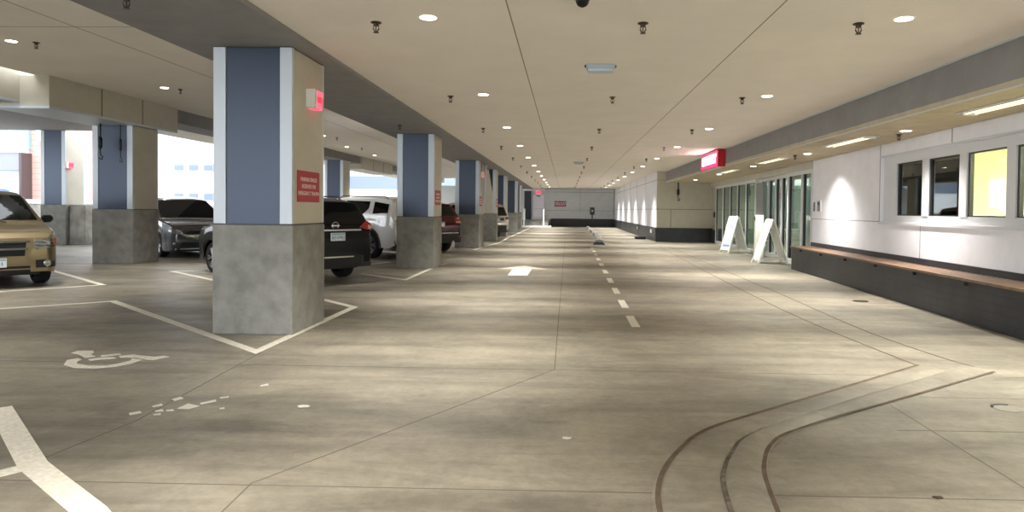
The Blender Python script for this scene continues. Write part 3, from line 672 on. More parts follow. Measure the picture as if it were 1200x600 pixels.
# ------------------------------------------------------------------ A-frame boards and the push-button post
def a_frame(loc, rz, spread, h, wd, label, kind):
    t = empty('sandwich_board', loc, rz, label, 'sandwich board', 'white sandwich boards by the entrance')
    s2 = spread/2
    for s in (-1, 1):
        L = math.hypot(s2, h); ang = math.atan2(s2-.02, h)
        m = MB()
        def P(u, v, d):   # u across, v up the leaf, d outward
            bx = s*(s2 - v*math.sin(ang)); z = v*math.cos(ang)
            return (bx + s*d*math.cos(ang), u, z + d*math.sin(ang))
        def slab(u0, u1, v0, v1, d0, d1):
            m.hull([P(u0, v0, d0), P(u1, v0, d0), P(u1, v1, d0), P(u0, v1, d0)], [P(u0, v0, d1), P(u1, v0, d1), P(u1, v1, d1), P(u0, v1, d1)])
        LL = h/math.cos(ang)
        w2 = wd/2
        slab(-w2, -w2+.06, 0, LL, -.03, .015); slab(w2-.06, w2, 0, LL, -.03, .015)
        slab(-w2+.06, w2-.06, LL-.14, LL, -.03, .015); slab(-w2+.06, w2-.06, .10, .17, -.03, .015)
        m.build('leaf_frame', WHITE_PLASTIC, t)
        m = MB(); slab(-w2+.06, w2-.06, .17, LL-.14, -.012, .004)
        m.build('panel', mat('pale_blue_poster', (196, 210, 232), .5) if kind == 'poster' and s < 0 else WHITE_PLASTIC, t)
        if kind == 'poster' and s < 0:
            m = MB(); slab(-w2+.12, w2-.12, LL-.42, LL-.24, .004, .007); m.build('poster_heading', mat('lavender_print', (160, 166, 206), .5), t)
            m = MB(); slab(-w2+.10, w2-.10, .24, .30, .004, .007); m.build('poster_footer', mat('blue_grey_print', (120, 140, 160), .5), t)
        elif kind != 'poster' and s < 0:
            m = MB()
            for q in range(4): slab(-w2-.003, -w2+.0, LL-.33-.13*q, LL-.24-.13*q, -.024, .010)
            m.build('edge_marks', mat('blue_grey_print', (120, 140, 160)), t)
    m = MB().tube([(0, -wd/2+.05, h+.005), (0, wd/2-.05, h+.005)], .03, 10); m.build('hinge_handle', WHITE_PLASTIC, t, smooth=50)
    for s in (-1, 1): MB().box(-s2+.05, s2-.05, s*(wd/2-.05)-.012, s*(wd/2-.05)+.012, .11, .15).build('stretcher', WHITE_PLASTIC, t)
    return t
a_frame((6.02, 20.25, 0), R(3), .86, 1.26, .62, 'white sandwich board seen edge on, nearer the camera of the two by the doors', 'plain')
a_frame((6.18, 25.2, 0), R(18), .80, 1.30, .62, 'white sandwich board with a pale blue poster, left of the white post', 'poster')
t = empty('push_button_post', (5.93, 21.1, 0), label='square white door operator post with a black button, between the two sandwich boards', cat='post')
MB().box(-.12, .12, -.08, .08, 0, 1.4, bev=.012).build('post', WHITE_PLASTIC, t)
MB().box(-.14, -.12, -.05, .05, 1.24, 1.36, bev=.004).build('button', DARK_METAL, t)
MB().box(-.14, .14, -.1, .1, 0, .02).build('base_plate', ALU, t)

# ------------------------------------------------------------------ far end furniture
t = empty('hand_rail', (-2.6, 58.6, 0), label='white tubular railing around the steps at the far end', cat='railing')
WP = mat('white_pipe', (240, 240, 240), .4)
MB().tube([(-.95, -.6, .0), (-.95, -.6, 1.55), (-.95, .6, 1.55), (-.95, .6, .6)], .045, 8).build('left_rail', WP, t)
MB().tube([(.72, -.6, .0), (.72, -.6, 1.45), (.72, .6, 1.62), (.72, .6, .6)], .045, 8).build('right_rail', WP, t)
t2 = B(-3.85, -1.2, 57.5, 57.75, 0, .14, bev=.02).build('white_kerb', WP); tag(t2, 'low white kerb on the floor in front of the far steps', 'kerb')
t = empty('post_sign', (2.35, 60.6, 0), label='black sign post standing before the dark base of the far wall', cat='sign post')
MB().tube([(0, 0, 0), (0, 0, 1.2)], .05, 8).build('post', DARK_METAL, t)
MB().box(-.2, .2, -.05, .05, 1.1, 1.75, bev=.02).build('plate', DARK_METAL, t)
MB().lathe([(.08, 0), (.08, .01)], 12, 'Y', (0, -.07, 1.45)).build('symbol', SIGN_WHITE, t)
KP = [(1.9, 58.5), (1.85, 50), (1.8, 42), (1.72, 36), (1.55, 31.5), (1.45, 29.6)]
for k, (a, b2) in enumerate(zip(KP, KP[1:])):
    d_ = Vector((b2[0]-a[0], b2[1]-a[1])); L_ = d_.length; c = ((a[0]+b2[0])/2, (a[1]+b2[1])/2)
    ang = math.atan2(d_.y, d_.x)
    o = empty('median_kerb', (c[0], c[1], 0), ang, 'rounded lane divider kerb, %s segment counting from the far wall' % nth(k), 'kerb', 'kerb segments dividing the far lane')
    hw = .16 if k < 4 else .26
    MB().hull([(-L_/2+.1, -hw, 0), (-L_/2+.1, hw, 0), (-L_/2+.1, hw*.6, .13), (-L_/2+.1, -hw*.6, .13)], [(L_/2-.1, -hw, 0), (L_/2-.1, hw, 0), (L_/2-.1, hw*.6, .13), (L_/2-.1, -hw*.6, .13)]).build('kerb_body', CONCRETE if k < 4 else mat('dark_rubber_kerb', (74, 76, 80), .7), o)
    if k < 4: MB().box(L_/2-.6, L_/2-.12, -hw-.01, hw+.01, 0, .14).build('white_end', WP, o)
t = empty('floor_bumper', (3.95, 31.6+4.6, 0), label='low black rubber block on the floor by the white far wall', cat='bumper')
MB().box(-.28, .28, -.2, .2, 0, .14, bev=.04).build('block', BLACK_TRIM, t, smooth=40)

# ------------------------------------------------------------------ painted markings
def mark(name, bm_, label, cat, group=None): return tag(bm_.build(name, PAINT), label, cat, group)
LW = .11
def line(pts, label, w=LW, ext=0): return mark('parking_line', MB().ribbon(pts, w, .004 + .0008*(len([o for o in COL.objects if o.name.startswith('parking_line')]) % 3)), label, 'painted line', 'painted parking lines')
b_end = LINES['b'][1]; b_st = LINES['b'][0]; bx = (b_end[0]-b_st[0], b_end[1]-b_st[1])
line([LINES['c'][2], LINES['c'][1], LINES['a'][0], LINES['a'][1], (b_st[0]+bx[0]*4.5, b_st[1]+bx[1]*4.5)], 'white painted line wrapping the foot of the nearest column and bounding the accessible bay')
e0, e1 = LINES['e']; ex = (e1[0]-e0[0], e1[1]-e0[1])
line([(LINES['d'][1][0]-.8, LINES['d'][1][1]+.72), LINES['d'][0], (e0[0]+ex[0]*4, e0[1]+ex[1]*4)], 'white painted V-shaped line beside the gold minivan')
line([(-4.2, 10.9), LINES['f'][0], LINES['f'][1], (-7.2, 16.3)], 'white painted line behind the nearest column towards the black SUV')
line(LINES['h'], 'broad white painted line running off the bottom left corner', .14)
line([LINES['i'][0], (-3.6, 3.05)], 'short white painted line branching off left of the broad one', .12)
line([LINES['k'][0], LINES['k'][1]], 'white painted line between the black SUV and the second column')
line([LINES['j'][0], LINES['j'][1], LINES['j'][2], (-3.25, 18.6)], 'white painted line wrapping the foot of the second column')
line([LINES['l'][0], LINES['l'][1], (-2.95, 31), LINES['l'][2]], 'white painted line wrapping the foot of the third column')
line([(-3.0, 37), (-2.95, 44), (-2.9, 57)], 'white painted line along the farthest columns')
dash = MB().box(-.055, .055, -.45, .45, -.001, .004).build('lane_dash', PAINT)
DY = [9.25, 10.95, 12.75, 14.6, 16.7, 18.8, 20.9, 23.0, 25.0, 27.0]
for k, y in enumerate(DY):
    o = dash if k == 0 else dash.copy()
    if k: COL.objects.link(o)
    o.location = (.92+.008*(y-9), y, .001)
    tag(o, 'white painted lane dash, %s from the camera in the dashed line' % nth(k), 'lane dash', 'lane dashes')
ar = MB().prism([(-1.30, 15.5), (-.86, 15.5), (-.84, 17.15), (-.46, 17.15), (-1.08, 18.2), (-1.70, 17.15), (-1.32, 17.15)], .001, .004)
mark('lane_arrow', ar, 'white painted straight arrow on the lane floor', 'arrow')
wc = MB()
for p in WHEELCHAIR: wc.prism(p, .001, .004)
mark('wheelchair_symbol', wc, 'white painted wheelchair symbol on the floor of the left bay', 'floor marking')
wp = MB()
for p in WORN_PAINT: wp.prism(p, .001, .003)
tag(wp.build('worn_paint', mat('worn_paint', (206, 202, 190), .7)), 'scattered flakes of worn white paint on the floor before the nearest column', 'floor marking', kind='stuff')

# floor covers and litter
def cover(x, y, r, label, name='drain_cover'):
    t = empty(name, (x, y, 0), label=label, cat='floor cover')
    MB().lathe([(r, 0), (r, .004), (r*.92, .006), (r*.9, .003)], 24).build('rim', DARK_METAL, t)
    m = MB()
    for k in range(-3, 4):
        h = math.sqrt(max(0, (r*.88)**2-(k*r*.25)**2)); m.box(k*r*.25-.008, k*r*.25+.008, -h, h, .003, .007)
    m.build('grate', mat('rusty_grate', (92, 74, 58), .6, metal=.5), t)
cover(5.02, 11.7, .13, 'small round metal floor cover near the bench')
t = empty('drain_cover', (3.42, 5.33, 0), label='worn oval metal cover with a dark crescent at the right edge of the floor', cat='floor cover')
MB().lathe([(.10, 0), (.10, .004), (.085, .006)], 24).build('plate', mat('worn_plate', (126, 120, 108), .6, metal=.3), t)
MB().ribbon([(-.10+.0, .02), (-.07, .075), (0, .10), (.06, .085)], .022, .009, th=.004).build('dark_crescent', DARK_METAL, t)
lf = mat('dry_leaf', (70, 54, 38), .8)
def litter(x, y, s, label, m_):
    random.seed(int(x*100)); b = MB()
    n = 9; pts = [(s*(.6+.5*random.random())*math.cos(2*math.pi*k/n), .6*s*(.6+.5*random.random())*math.sin(2*math.pi*k/n)) for k in range(n)]
    b.prism(pts, .002, .009)
    o = b.build('floor_litter', m_); o.location = (x, y, 0); tag(o, label, 'litter')
litter(1.98, 3.62, .03, 'small crumpled brown leaf on the floor right of the curved kerb', lf)
litter(-1.95, 5.05, .05, 'small pale ring-like scrap on the floor between column and lane', PAINT)
litter(1.19, 4.28, .02, 'tiny white scrap of paper inside the curved kerb', PAINT)
litter(.02, 4.45, .03, 'faint pale scrap on the lane floor left of the curved kerb', mat('worn_paint', (206, 202, 190)))
# ------------------------------------------------------------------ vehicles
class Body:
    """loft of a car shell. local +x is the front. prof: (x, z top) rear to front"""
    def __init__(s, L, W, zb, belt, prof, wb, fo, wr, pf=.22, pr=.14, tumble=.17):
        s.L, s.W, s.zb, s.belt, s.prof, s.wr, s.pf, s.pr, s.tumble = L, W, zb, belt, prof, wr, pf, pr, tumble
        s.xf = L/2-fo; s.xr = s.xf-wb; s.roof = max(z for x, z in prof)
    def top(s, x):
        P = s.prof
        if x <= P[0][0]: return P[0][1]
        for (a, b), (c, d) in zip(P, P[1:]):
            if x <= c: 
                t = (x-a)/(c-a); return b+(d-b)*t
        return P[-1][1]
    def halfw(s, x):
        d1 = s.L/2-x; d2 = x+s.L/2
        return s.W/2*(1-s.pf*math.exp(-max(d1, 0)/.16)-s.pr*math.exp(-max(d2, 0)/.10))
    def bottom(s, x):
        z = s.zb
        if x > s.L/2-.25: z += .05*(x-(s.L/2-.25))/.25
        if x < -s.L/2+.25: z += .12*(-s.L/2+.25-x)/.25
        R_ = s.wr+.055
        for xw in (s.xf, s.xr):
            d = abs(x-xw)
            if d < R_: z = max(z, s.wr*1.0+math.sqrt(R_*R_-d*d))
        return z
    def section(s, x):
        w = s.halfw(x); zb = s.bottom(x); zt = s.top(x); zs = min(s.belt, zt-.05); zs = max(zs, zb+.03)
        pts = []
        for t, k in ((0, .965), (.12, .985), (.4, 1.0), (.62, 1.0), (.82, .99), (1, .972)):
            pts.append((w*k, zb+(zs-zb)*t))
        ws = w*.972; up_ = max(zt-zs, .02); frac = min(1, up_/(s.roof-s.belt)); tb = s.tumble*frac+.02
        for t, k in ((.12, .0), (.5, .42), (.8, .78), (.92, 1.05), (.98, 1.32)):
            pts.append((ws-w*tb*k, zs+up_*t))
        yt = ws-w*tb*1.32
        c = .028*frac
        pts += [(yt*.88, zt+c*.25), (yt*.6, zt+c*.7), (yt*.3, zt+c*.95), (0, zt+c)]
        return pts
    def side_y(s, x, z):
        P = s.section(x)[:11]
        if z <= P[0][1]: return P[0][0]
        for (y0, z0), (y1, z1) in zip(P, P[1:]):
            if z <= z1: return y0+(y1-y0)*(z-z0)/max(1e-6, z1-z0)
        return P[-1][0]
    def end_x(s, y, z, sgn):
        """x of the front (sgn 1) or rear (-1) skin at half-width y, height z"""
        lo, hi = (0, s.L/2) if sgn > 0 else (-s.L/2, 0)
        def inside(x): return s.top(x)+.012 >= z and s.halfw(x)*.985 >= abs(y)
        x = s.L/2*sgn; n = 0
        while not inside(x) and n < 45: x -= sgn*.01; n += 1
        return x
    def shell(s):
        xs = set()
        n = 44
        for i in range(n+1): xs.add(round(-s.L/2+s.L*i/n, 4))
        for x, z in s.prof: xs.add(round(x, 4))
        for e in (.02, .05, .09, .15, .22): xs.add(round(s.L/2-e, 4)); xs.add(round(-s.L/2+e, 4))
        R_ = s.wr+.055
        for xw in (s.xf, s.xr):
            for k in range(0, 13): xs.add(round(xw+R_*math.cos(math.pi*k/12), 4))
            xs.add(round(xw-R_-.004, 4)); xs.add(round(xw+R_+.004, 4))
        xs = sorted(xs); out = [xs[0]]
        for x in xs[1:]:
            if x-out[-1] > .003: out.append(x)
        m = MB(); b = m.bm; rows = []
        for x in out:
            P = s.section(x)
            full = P+[(-y, z) for y, z in P[-2::-1]]
            rows.append([b.verts.new((x, y, z)) for y, z in full])
        for a, c in zip(rows, rows[1:]):
            for i in range(len(a)-1): b.faces.new((a[i], a[i+1], c[i+1], c[i]))
        b.faces.new(rows[0]); b.faces.new(rows[-1][::-1])
        return m
    def side_patch(s, poly_lo, poly_hi, x0, x1, sgn, off=.007, n=14, nz=5):
        """patch on the flank between two height curves"""
        m = MB(); b = m.bm; g = []
        for i in range(n+1):
            x = x0+(x1-x0)*i/n; a, c = poly_lo(x), poly_hi(x); r = []
            for j in range(nz+1):
                z = a+(c-a)*j/nz; r.append(b.verts.new((x, sgn*(s.side_y(x, z)+off), z)))
            g.append(r)
        for p, q in zip(g, g[1:]):
            for j in range(nz): b.faces.new((p[j], p[j+1], q[j+1], q[j]) if sgn > 0 else (p[j], q[j], q[j+1], p[j+1]))
        return m
    def top_patch(s, x0, x1, k0, k1, off=.01, n=8, ny=8):
        m = MB(); b = m.bm; g = []
        for i in range(n+1):
            x = x0+(x1-x0)*i/n; P = s.section(x); yt = P[10][0]; k = k0+(k1-k0)*i/n
            e = .02; sl = (s.top(x+e)-s.top(x-e))/(2*e); L_ = math.hypot(1, sl); nx, nz_ = -sl/L_, 1/L_
            frac = min(1, max(P[-1][1]-s.belt, .02)/(s.roof-s.belt)); r = []
            for j in range(ny+1):
                y = yt*k*(-1+2*j/ny); c = .028*frac*(1-(y/yt)**2)
                r.append(b.verts.new((x+nx*off, y, s.top(x)+c+nz_*off)))
            g.append(r)
        for p, q in zip(g, g[1:]):
            for j in range(ny): b.faces.new((p[j], p[j+1], q[j+1], q[j]))
        return m
    def end_patch(s, quad, sgn, off=.012, n=6, th=.02):
        """quad: four (y, z) corners on the nose or tail"""
        m = MB(); b = m.bm; g = []
        for i in range(n+1):
            u = i/n; r = []
            for j in range(n+1):
                v = j/n
                y = (1-u)*(1-v)*quad[0][0]+u*(1-v)*quad[1][0]+u*v*quad[2][0]+(1-u)*v*quad[3][0]
                z = (1-u)*(1-v)*quad[0][1]+u*(1-v)*quad[1][1]+u*v*quad[2][1]+(1-u)*v*quad[3][1]
                x = s.end_x(y, z, sgn)
                r.append(b.verts.new((x+sgn*off, y*1.012, z)))
            g.append(r)
        for p, q in zip(g, g[1:]):
            for j in range(n): b.faces.new((p[j], q[j], q[j+1], p[j+1]))
        # rim back into the body
        loop = [g[i][0] for i in range(n+1)]+[g[n][j] for j in range(1, n+1)]+[g[i][n] for i in range(n-1, -1, -1)]+[g[0][j] for j in range(n-1, 0, -1)]
        back = [b.verts.new((v.co.x-sgn*(off+th), v.co.y*.99, v.co.z)) for v in loop]
        for i in range(len(loop)): b.faces.new((loop[i], loop[(i+1) % len(loop)], back[(i+1) % len(loop)], back[i]))
        return m

def make_wheel(parent, x, y, r, w, spokes, sgn, rim_r=None):
    rr = rim_r or r*.66
    prof = [(rr, -w/2), (r*.9, -w/2), (r*.975, -w/2+.02), (r, -w/2+.05), (r, w/2-.05), (r*.975, w/2-.02), (r*.9, w/2), (rr, w/2)]
    o = MB().lathe(prof, 36, 'Y', ring=True).build('wheel', TYRE, parent, smooth=35, loc=(x, y, r))
    m = MB(); f = sgn*(w/2-.012); k0 = sgn*(w/2-.05)
    m.lathe([(rr*1.02, k0), (rr*1.02, f+sgn*.008), (rr*.93, f+sgn*.004), (rr*.9, k0)], 32, 'Y', ring=True)
    for k in range(spokes):
        a = 2*math.pi*k/spokes
        for da in (-.13, .13):
            c, s_ = math.cos(a), math.sin(a); c2, s2 = math.cos(a+da*1.4), math.sin(a+da*1.4)
            pw = .016
            p0 = (c*rr*.16, f-sgn*.01, s_*rr*.16); p1 = (c2*rr*.94, f-sgn*.004, s2*rr*.94)
            m.tube([p0, p1], [pw, pw*1.25], 6)
    m.lathe([(rr*.2, f-sgn*.03), (rr*.2, f+sgn*.0), (rr*.12, f+sgn*.008)], 16, 'Y')
    m.build('rim', RIM, o, smooth=35)
    MB().lathe([(rr*.9, k0-sgn*.04), (rr*.9, k0-sgn*.03)], 24, 'Y').build('brake_backing', BLACK_TRIM, o)

def text_on(parent, name, body, size, m, loc, facing):
    rot = (R(90), 0, R(90)) if facing > 0 else (R(90), 0, R(-90))
    return text_mesh(name, body, size, m, parent, loc, rot, extrude=.001)

def make_car(name, loc, ang, label, paint, L, W, zb, belt, prof, wb, fo, wr, win, spokes=5, rear=None, front=None, flare=False, rails=False, cat='car', ws=None, rw=None, **kw):
    c = empty(name, (loc[0], loc[1], 0), ang, label, cat)
    b = Body(L, W, zb, belt, prof, wb, fo, wr, **kw)
    sh = b.shell().build('body', paint, c, smooth=38)
    MB().box(-L/2+.22, L/2-.22, -W/2+.30, W/2-.30, zb-.02, belt-.12).build('underbody', BLACK_TRIM, c)
    tw = .235
    for xw in (b.xf, b.xr):
        for s_ in (-1, 1): make_wheel(c, xw, s_*(W/2-.03-tw/2), wr, tw, spokes, s_)
    if flare:
        R0, R1 = wr+.05, wr+.12
        for xw in (b.xf, b.xr):
            for s_ in (-1, 1):
                m = MB(); bm_ = m.bm; g = []
                for k in range(17):
                    a = math.pi*(-.06+1.12*k/16); row = []
                    for rr_, of in ((R0, .0), (R0, .02), (R1, .02), (R1, .002)):
                        x, z = xw+rr_*math.cos(a), wr+rr_*math.sin(a)
                        row.append(bm_.verts.new((x, s_*(b.side_y(min(max(x, -L/2), L/2), max(z, zb))+of if True else 0), z)))
                    g.append(row)
                for p, q in zip(g, g[1:]):
                    for j in range(3): bm_.faces.new((p[j], p[j+1], q[j+1], q[j]))
                m.build('wheel_arch_trim', BLACK_TRIM, c)
    # sills
    for s_ in (-1, 1):
        b.side_patch(lambda x: zb-.02, lambda x: zb+.12, b.xr+wr+.1, b.xf-wr-.1, s_, off=.012, nz=2).build('sill_trim', BLACK_TRIM, c)
    # side windows: win = list of (x0, x1, f_lo, f_hi)
    for (x0, x1, lo, hi) in win:
        for s_ in (-1, 1):
            b.side_patch(lo, hi, x0, x1, s_).build('side_window', DARK_GLASS, c)
    if ws: b.top_patch(ws[0], ws[1], ws[2], ws[3]).build('windshield', DARK_GLASS, c)
    if rw: b.top_patch(rw[0], rw[1], rw[2], rw[3]).build('rear_window', DARK_GLASS, c)
    if rails:
        for s_ in (-1, 1):
            y = s_*(b.section(-.4)[10][0]*.9)
            MB().tube([(rails[0], y, b.top(rails[0])-.0), (rails[0]+.12, y, b.top(rails[0]+.12)+.06), (rails[1]-.12, y, b.top(rails[1]-.12)+.06), (rails[1], y, b.top(rails[1]))], .016, 6).build('roof_rail', BLACK_TRIM, c)
    # mirrors
    xm = kw_mirror = (ws[0]-.12 if ws and ws[0] > ws[1] else (ws[1]-.42 if ws else .7))
    for s_ in (-1, 1):
        y0 = b.side_y(xm, belt)
        mm = MB(); mm.hull([(xm-.06, s_*(y0+.04), belt+.0), (xm+.08, s_*(y0+.04), belt+.02), (xm+.08, s_*(y0+.04), belt+.15), (xm-.06, s_*(y0+.04), belt+.17)],
                [(xm-.05, s_*(y0+.23), belt+.03), (xm+.03, s_*(y0+.23), belt+.04), (xm+.03, s_*(y0+.23), belt+.15), (xm-.05, s_*(y0+.23), belt+.17)])
        bmesh.ops.bevel(mm.bm, geom=list(mm.bm.edges), offset=.025, segments=2, affect='EDGES')
        mm.build('side_mirror', BLACK_TRIM if not front else front.get('mirror', BLACK_TRIM), c, smooth=40)
        MB().box(xm-.02, xm+.03, min(s_*(y0-.04), s_*(y0+.08)), max(s_*(y0-.04), s_*(y0+.08)), belt+.01, belt+.06).build('mirror_stalk', BLACK_TRIM, c)
    if rear: rear(c, b)
    if front: front['fn'](c, b)
    return c

def F(*pts):
    """height curve through (x, z) points"""
    pts = sorted(pts)
    def f(x):
        if x <= pts[0][0]: return pts[0][1]
        for (a, z0), (d, z1) in zip(pts, pts[1:]):
            if x <= d: return z0+(z1-z0)*(x-a)/(d-a)
        return pts[-1][1]
    return f
TAIL_RED = mat('tail_light_red', (150, 22, 24), .15, coat=1)
TAIL_CLEAR = mat('tail_light_pale', (206, 150, 140), .15, coat=1)
HEAD = mat('headlight_lens', (170, 172, 172), .14, metal=.75, coat=1)
AMBER = mat('amber_lens', (214, 110, 50), .2)
PLATE = mat('licence_plate', (226, 232, 236), .4)
PLATE_BLUE = mat('licence_plate_sky', (150, 182, 206), .4)
PLATE_INK = mat('plate_ink', (36, 50, 90), .5)
def plate(c, x, z, sgn, text, w=.32):
    o = MB().box(min(x, x+sgn*.015), max(x, x+sgn*.015), -w/2, w/2, z-.08, z+.08, bev=.003).build('licence_plate', PLATE, c)
    MB().box(min(x+sgn*.014, x+sgn*.0165), max(x+sgn*.014, x+sgn*.0165), -w/2+.01, w/2-.01, z+.035, z+.072).build('plate_band', PLATE_BLUE, o)
    text_on(o, 'lettering', text, .095, PLATE_INK, (x+sgn*.017, 0, z-.02), sgn)

# --- black crossover (rear three-quarter)
def rear_black(c, b):
    for s_ in (-1, 1):
        b.end_patch([(s_*.83, 1.02), (s_*.54, 1.10), (s_*.76, 1.24), (s_*.84, 1.18)], -1, .016).build('tail_light', TAIL_RED, c)
        b.end_patch([(s_*.83, 1.05), (s_*.74, 1.07), (s_*.77, 1.15), (s_*.84, 1.14)], -1, .022).build('tail_light_lens', TAIL_CLEAR, c)
        b.end_patch([(s_*.86, .40), (s_*.74, .40), (s_*.74, .45), (s_*.86, .45)], -1, .016).build('reflector', TAIL_RED, c)
    b.end_patch([(-.56, 1.035), (.56, 1.035), (.56, 1.065), (-.56, 1.065)], -1, .022).build('chrome_strip', CHROME, c)
    xe = b.end_x(0, 1.13, -1)
    m = MB().lathe([(.072, -.02), (.082, -.012), (.072, -.004), (.058, -.012)], 28, 'X', (xe, 0, 1.14), ring=True); m.box(xe-.022, xe-.008, -.09, .09, 1.128, 1.152); m.build('emblem_ring', CHROME, c, smooth=40)
    plate(c, b.end_x(0, .93, -1)-.01, .92, -1, '831MEJ')
    b.end_patch([(-.80, .30), (.80, .30), (.84, .52), (-.84, .52)], -1, .014).build('lower_bumper', BLACK_TRIM, c)
    b.end_patch([(-.35, .50), (.35, .50), (.35, .53), (-.35, .53)], -1, .03).build('bumper_lip', CHROME, c)
BLACK_PAINT = mat('black_car_paint', (5, 5, 6), .22, spec=.35)
prof = [(-2.32, .78), (-2.31, .93), (-2.28, 1.02), (-2.22, 1.12), (-2.05, 1.40), (-1.96, 1.52), (-2.0+.12, 1.60), (-1.5, 1.67), (-.6, 1.71), (.1, 1.70), (.45, 1.64), (1.25, 1.13), (1.5, 1.08), (2.05, .98), (2.22, .88), (2.32, .70)]
make_car('black_crossover', (-6.34, 14.95), R(141), 'black crossover parked nose in behind the nearest column, its tail towards the lane', BLACK_PAINT, 4.64, 1.78, .28, 1.06, prof, 2.70, .93, .35,
         [(-1.75, -.92, F((-1.75, 1.27), (-.92, 1.10)), F((-1.75, 1.45), (-.92, 1.57))), (-.86, .0, F((-1, 1.09), (0, 1.08)), F((-.86, 1.57), (0, 1.60))), (.06, 1.0, F((0, 1.08), (1, 1.08)), F((.06, 1.60), (.45, 1.54), (1, 1.17)))],
         rear=rear_black, rails=(-1.5, .2), ws=(.52, 1.2, .93, .90), rw=(-2.20, -1.97, .80, .84))

# --- white SUV (flank and rear wheel)
def rear_white(c, b):
    for s_ in (-1, 1):
        b.end_patch([(s_*.82, .98), (s_*.58, 1.0), (s_*.58, 1.16), (s_*.82, 1.16)], -1, .018).build('tail_light', TAIL_RED, c)
        b.end_patch([(s_*.80, .52), (s_*.62, .52), (s_*.62, .60), (s_*.80, .60)], -1, .016).build('reflector', TAIL_RED, c)
    b.end_patch([(-.86, .33), (.86, .33), (.9, .55), (-.9, .55)], -1, .012).build('lower_bumper', BLACK_TRIM, c)
    plate(c, b.end_x(0, .82, -1)-.01, .82, -1, '402KTR')
WHITE_PAINT = mat('white_car_paint', (232, 230, 228), .2, coat=1)
prof = [(-2.47, .72), (-2.46, .95), (-2.40, 1.10), (-2.30, 1.35), (-2.24, 1.66), (-2.1, 1.76), (-1.2, 1.83), (-.2, 1.84), (.35, 1.80), (.6, 1.73), (1.3, 1.25), (1.5, 1.20), (2.2, 1.04), (2.38, .95), (2.47, .72)]
make_car('white_suv', (-6.50, 21.80), R(147), 'white SUV parked nose in between the black crossover and the second column', WHITE_PAINT, 4.95, 1.95, .33, 1.22, prof, 2.86, .98, .40,
         [(-2.14, -1.50, F((-2.1, 1.36), (-1.5, 1.33)), F((-2.14, 1.62), (-1.5, 1.69))), (-1.30, -.22, F((-1.3, 1.50), (-1.1, 1.33), (-.8, 1.26), (0, 1.24)), F((-1.3, 1.70), (0, 1.73))), (-.12, 1.0, F((0, 1.24), (1, 1.25)), F((-.1, 1.73), (.5, 1.66), (1, 1.36)))],
         rear=rear_white, flare=True, rails=(-1.9, .3), ws=(.66, 1.2, .94, .92), rw=(-2.38, -2.24, .84, .86), spokes=6, tumble=.13)

# --- dark red SUV
def rear_red(c, b):
    for s_ in (-1, 1):
        b.end_patch([(s_*.94, 1.0), (s_*.60, 1.02), (s_*.60, 1.17), (s_*.94, 1.20)], -1, .018).build('tail_light', TAIL_RED, c)
        b.end_patch([(s_*.90, 1.0), (s_*.66, 1.01), (s_*.66, 1.07), (s_*.90, 1.07)], -1, .024).build('tail_light_lens', TAIL_CLEAR, c)
    b.end_patch([(-.88, .66), (.88, .66), (.88, .69), (-.88, .69)], -1, .03).build('chrome_strip', CHROME, c)
    b.end_patch([(-.82, .34), (.82, .34), (.86, .60), (-.86, .60)], -1, .012).build('lower_bumper', BLACK_TRIM, c)
    plate(c, b.end_x(0, .98, -1)-.01, .97, -1, '')
    for s_ in (-.5, .5): MB().tube([(-2.30, s_, .36), (-2.43, s_, .36)], .04, 12).build('exhaust_tip', CHROME, c)
RED_PAINT = mat('dark_red_car_paint', (70, 10, 15), .2, spec=.4)
prof = [(-2.40, .72), (-2.39, .92), (-2.33, 1.08), (-2.24, 1.22), (-2.02, 1.55), (-1.92, 1.66), (-1.3, 1.74), (-.4, 1.77), (.2, 1.75), (.55, 1.68), (1.2, 1.18), (1.4, 1.14), (2.15, 1.05), (2.32, .95), (2.40, .72)]
make_car('dark_red_suv', (-6.0, 24.65), R(138), 'dark red SUV parked nose in beyond the second column', RED_PAINT, 4.82, 1.94, .34, 1.13, prof, 2.91, .95, .40,
         [(-1.85, -1.0, F((-1.85, 1.30), (-1, 1.15)), F((-1.85, 1.50), (-1, 1.62))), (-.92, .02, F((-1, 1.15), (0, 1.14)), F((-.92, 1.63), (0, 1.65))), (.1, 1.0, F((0, 1.14), (1, 1.15)), F((.1, 1.65), (.5, 1.56), (1, 1.24)))],
         rear=rear_red, ws=(.62, 1.16, .94, .92), rw=(-2.22, -1.98, .84, .86))

# --- silver SUV
def rear_silver(c, b):
    for s_ in (-1, 1):
        b.end_patch([(s_*.82, 1.0), (s_*.66, 1.0), (s_*.66, 1.12), (s_*.82, 1.12)], -1, .018).build('tail_light', mat('smoked_tail_light', (92, 40, 36), .2), c)
    b.end_patch([(-.92, .36), (.92, .36), (.92, .72), (-.92, .72)], -1, .05).build('lower_bumper', BLACK_TRIM, c)
    b.end_patch([(-.94, .70), (.94, .70), (.94, .86), (-.94, .86)], -1, .09).build('bumper_step', mat('silver_car_paint', (168, 160, 148), .25, metal=.4), c)
    plate(c, b.end_x(0, 1.0, -1)-.01, .98, -1, '')
    b.end_patch([(-.55, .95), (-.30, .95), (-.30, 1.08), (-.55, 1.08)], -1, .016).build('badge', BLACK_TRIM, c)
SILVER = mat('silver_car_paint', (168, 160, 148), .25, metal=.4)
prof = [(-2.42, .78), (-2.41, .98), (-2.37, 1.16), (-2.18, 1.62), (-2.05, 1.74), (-1.2, 1.81), (0, 1.82), (.35, 1.78), (.55, 1.72), (1.15, 1.22), (1.35, 1.18), (2.2, 1.08), (2.36, .98), (2.42, .72)]
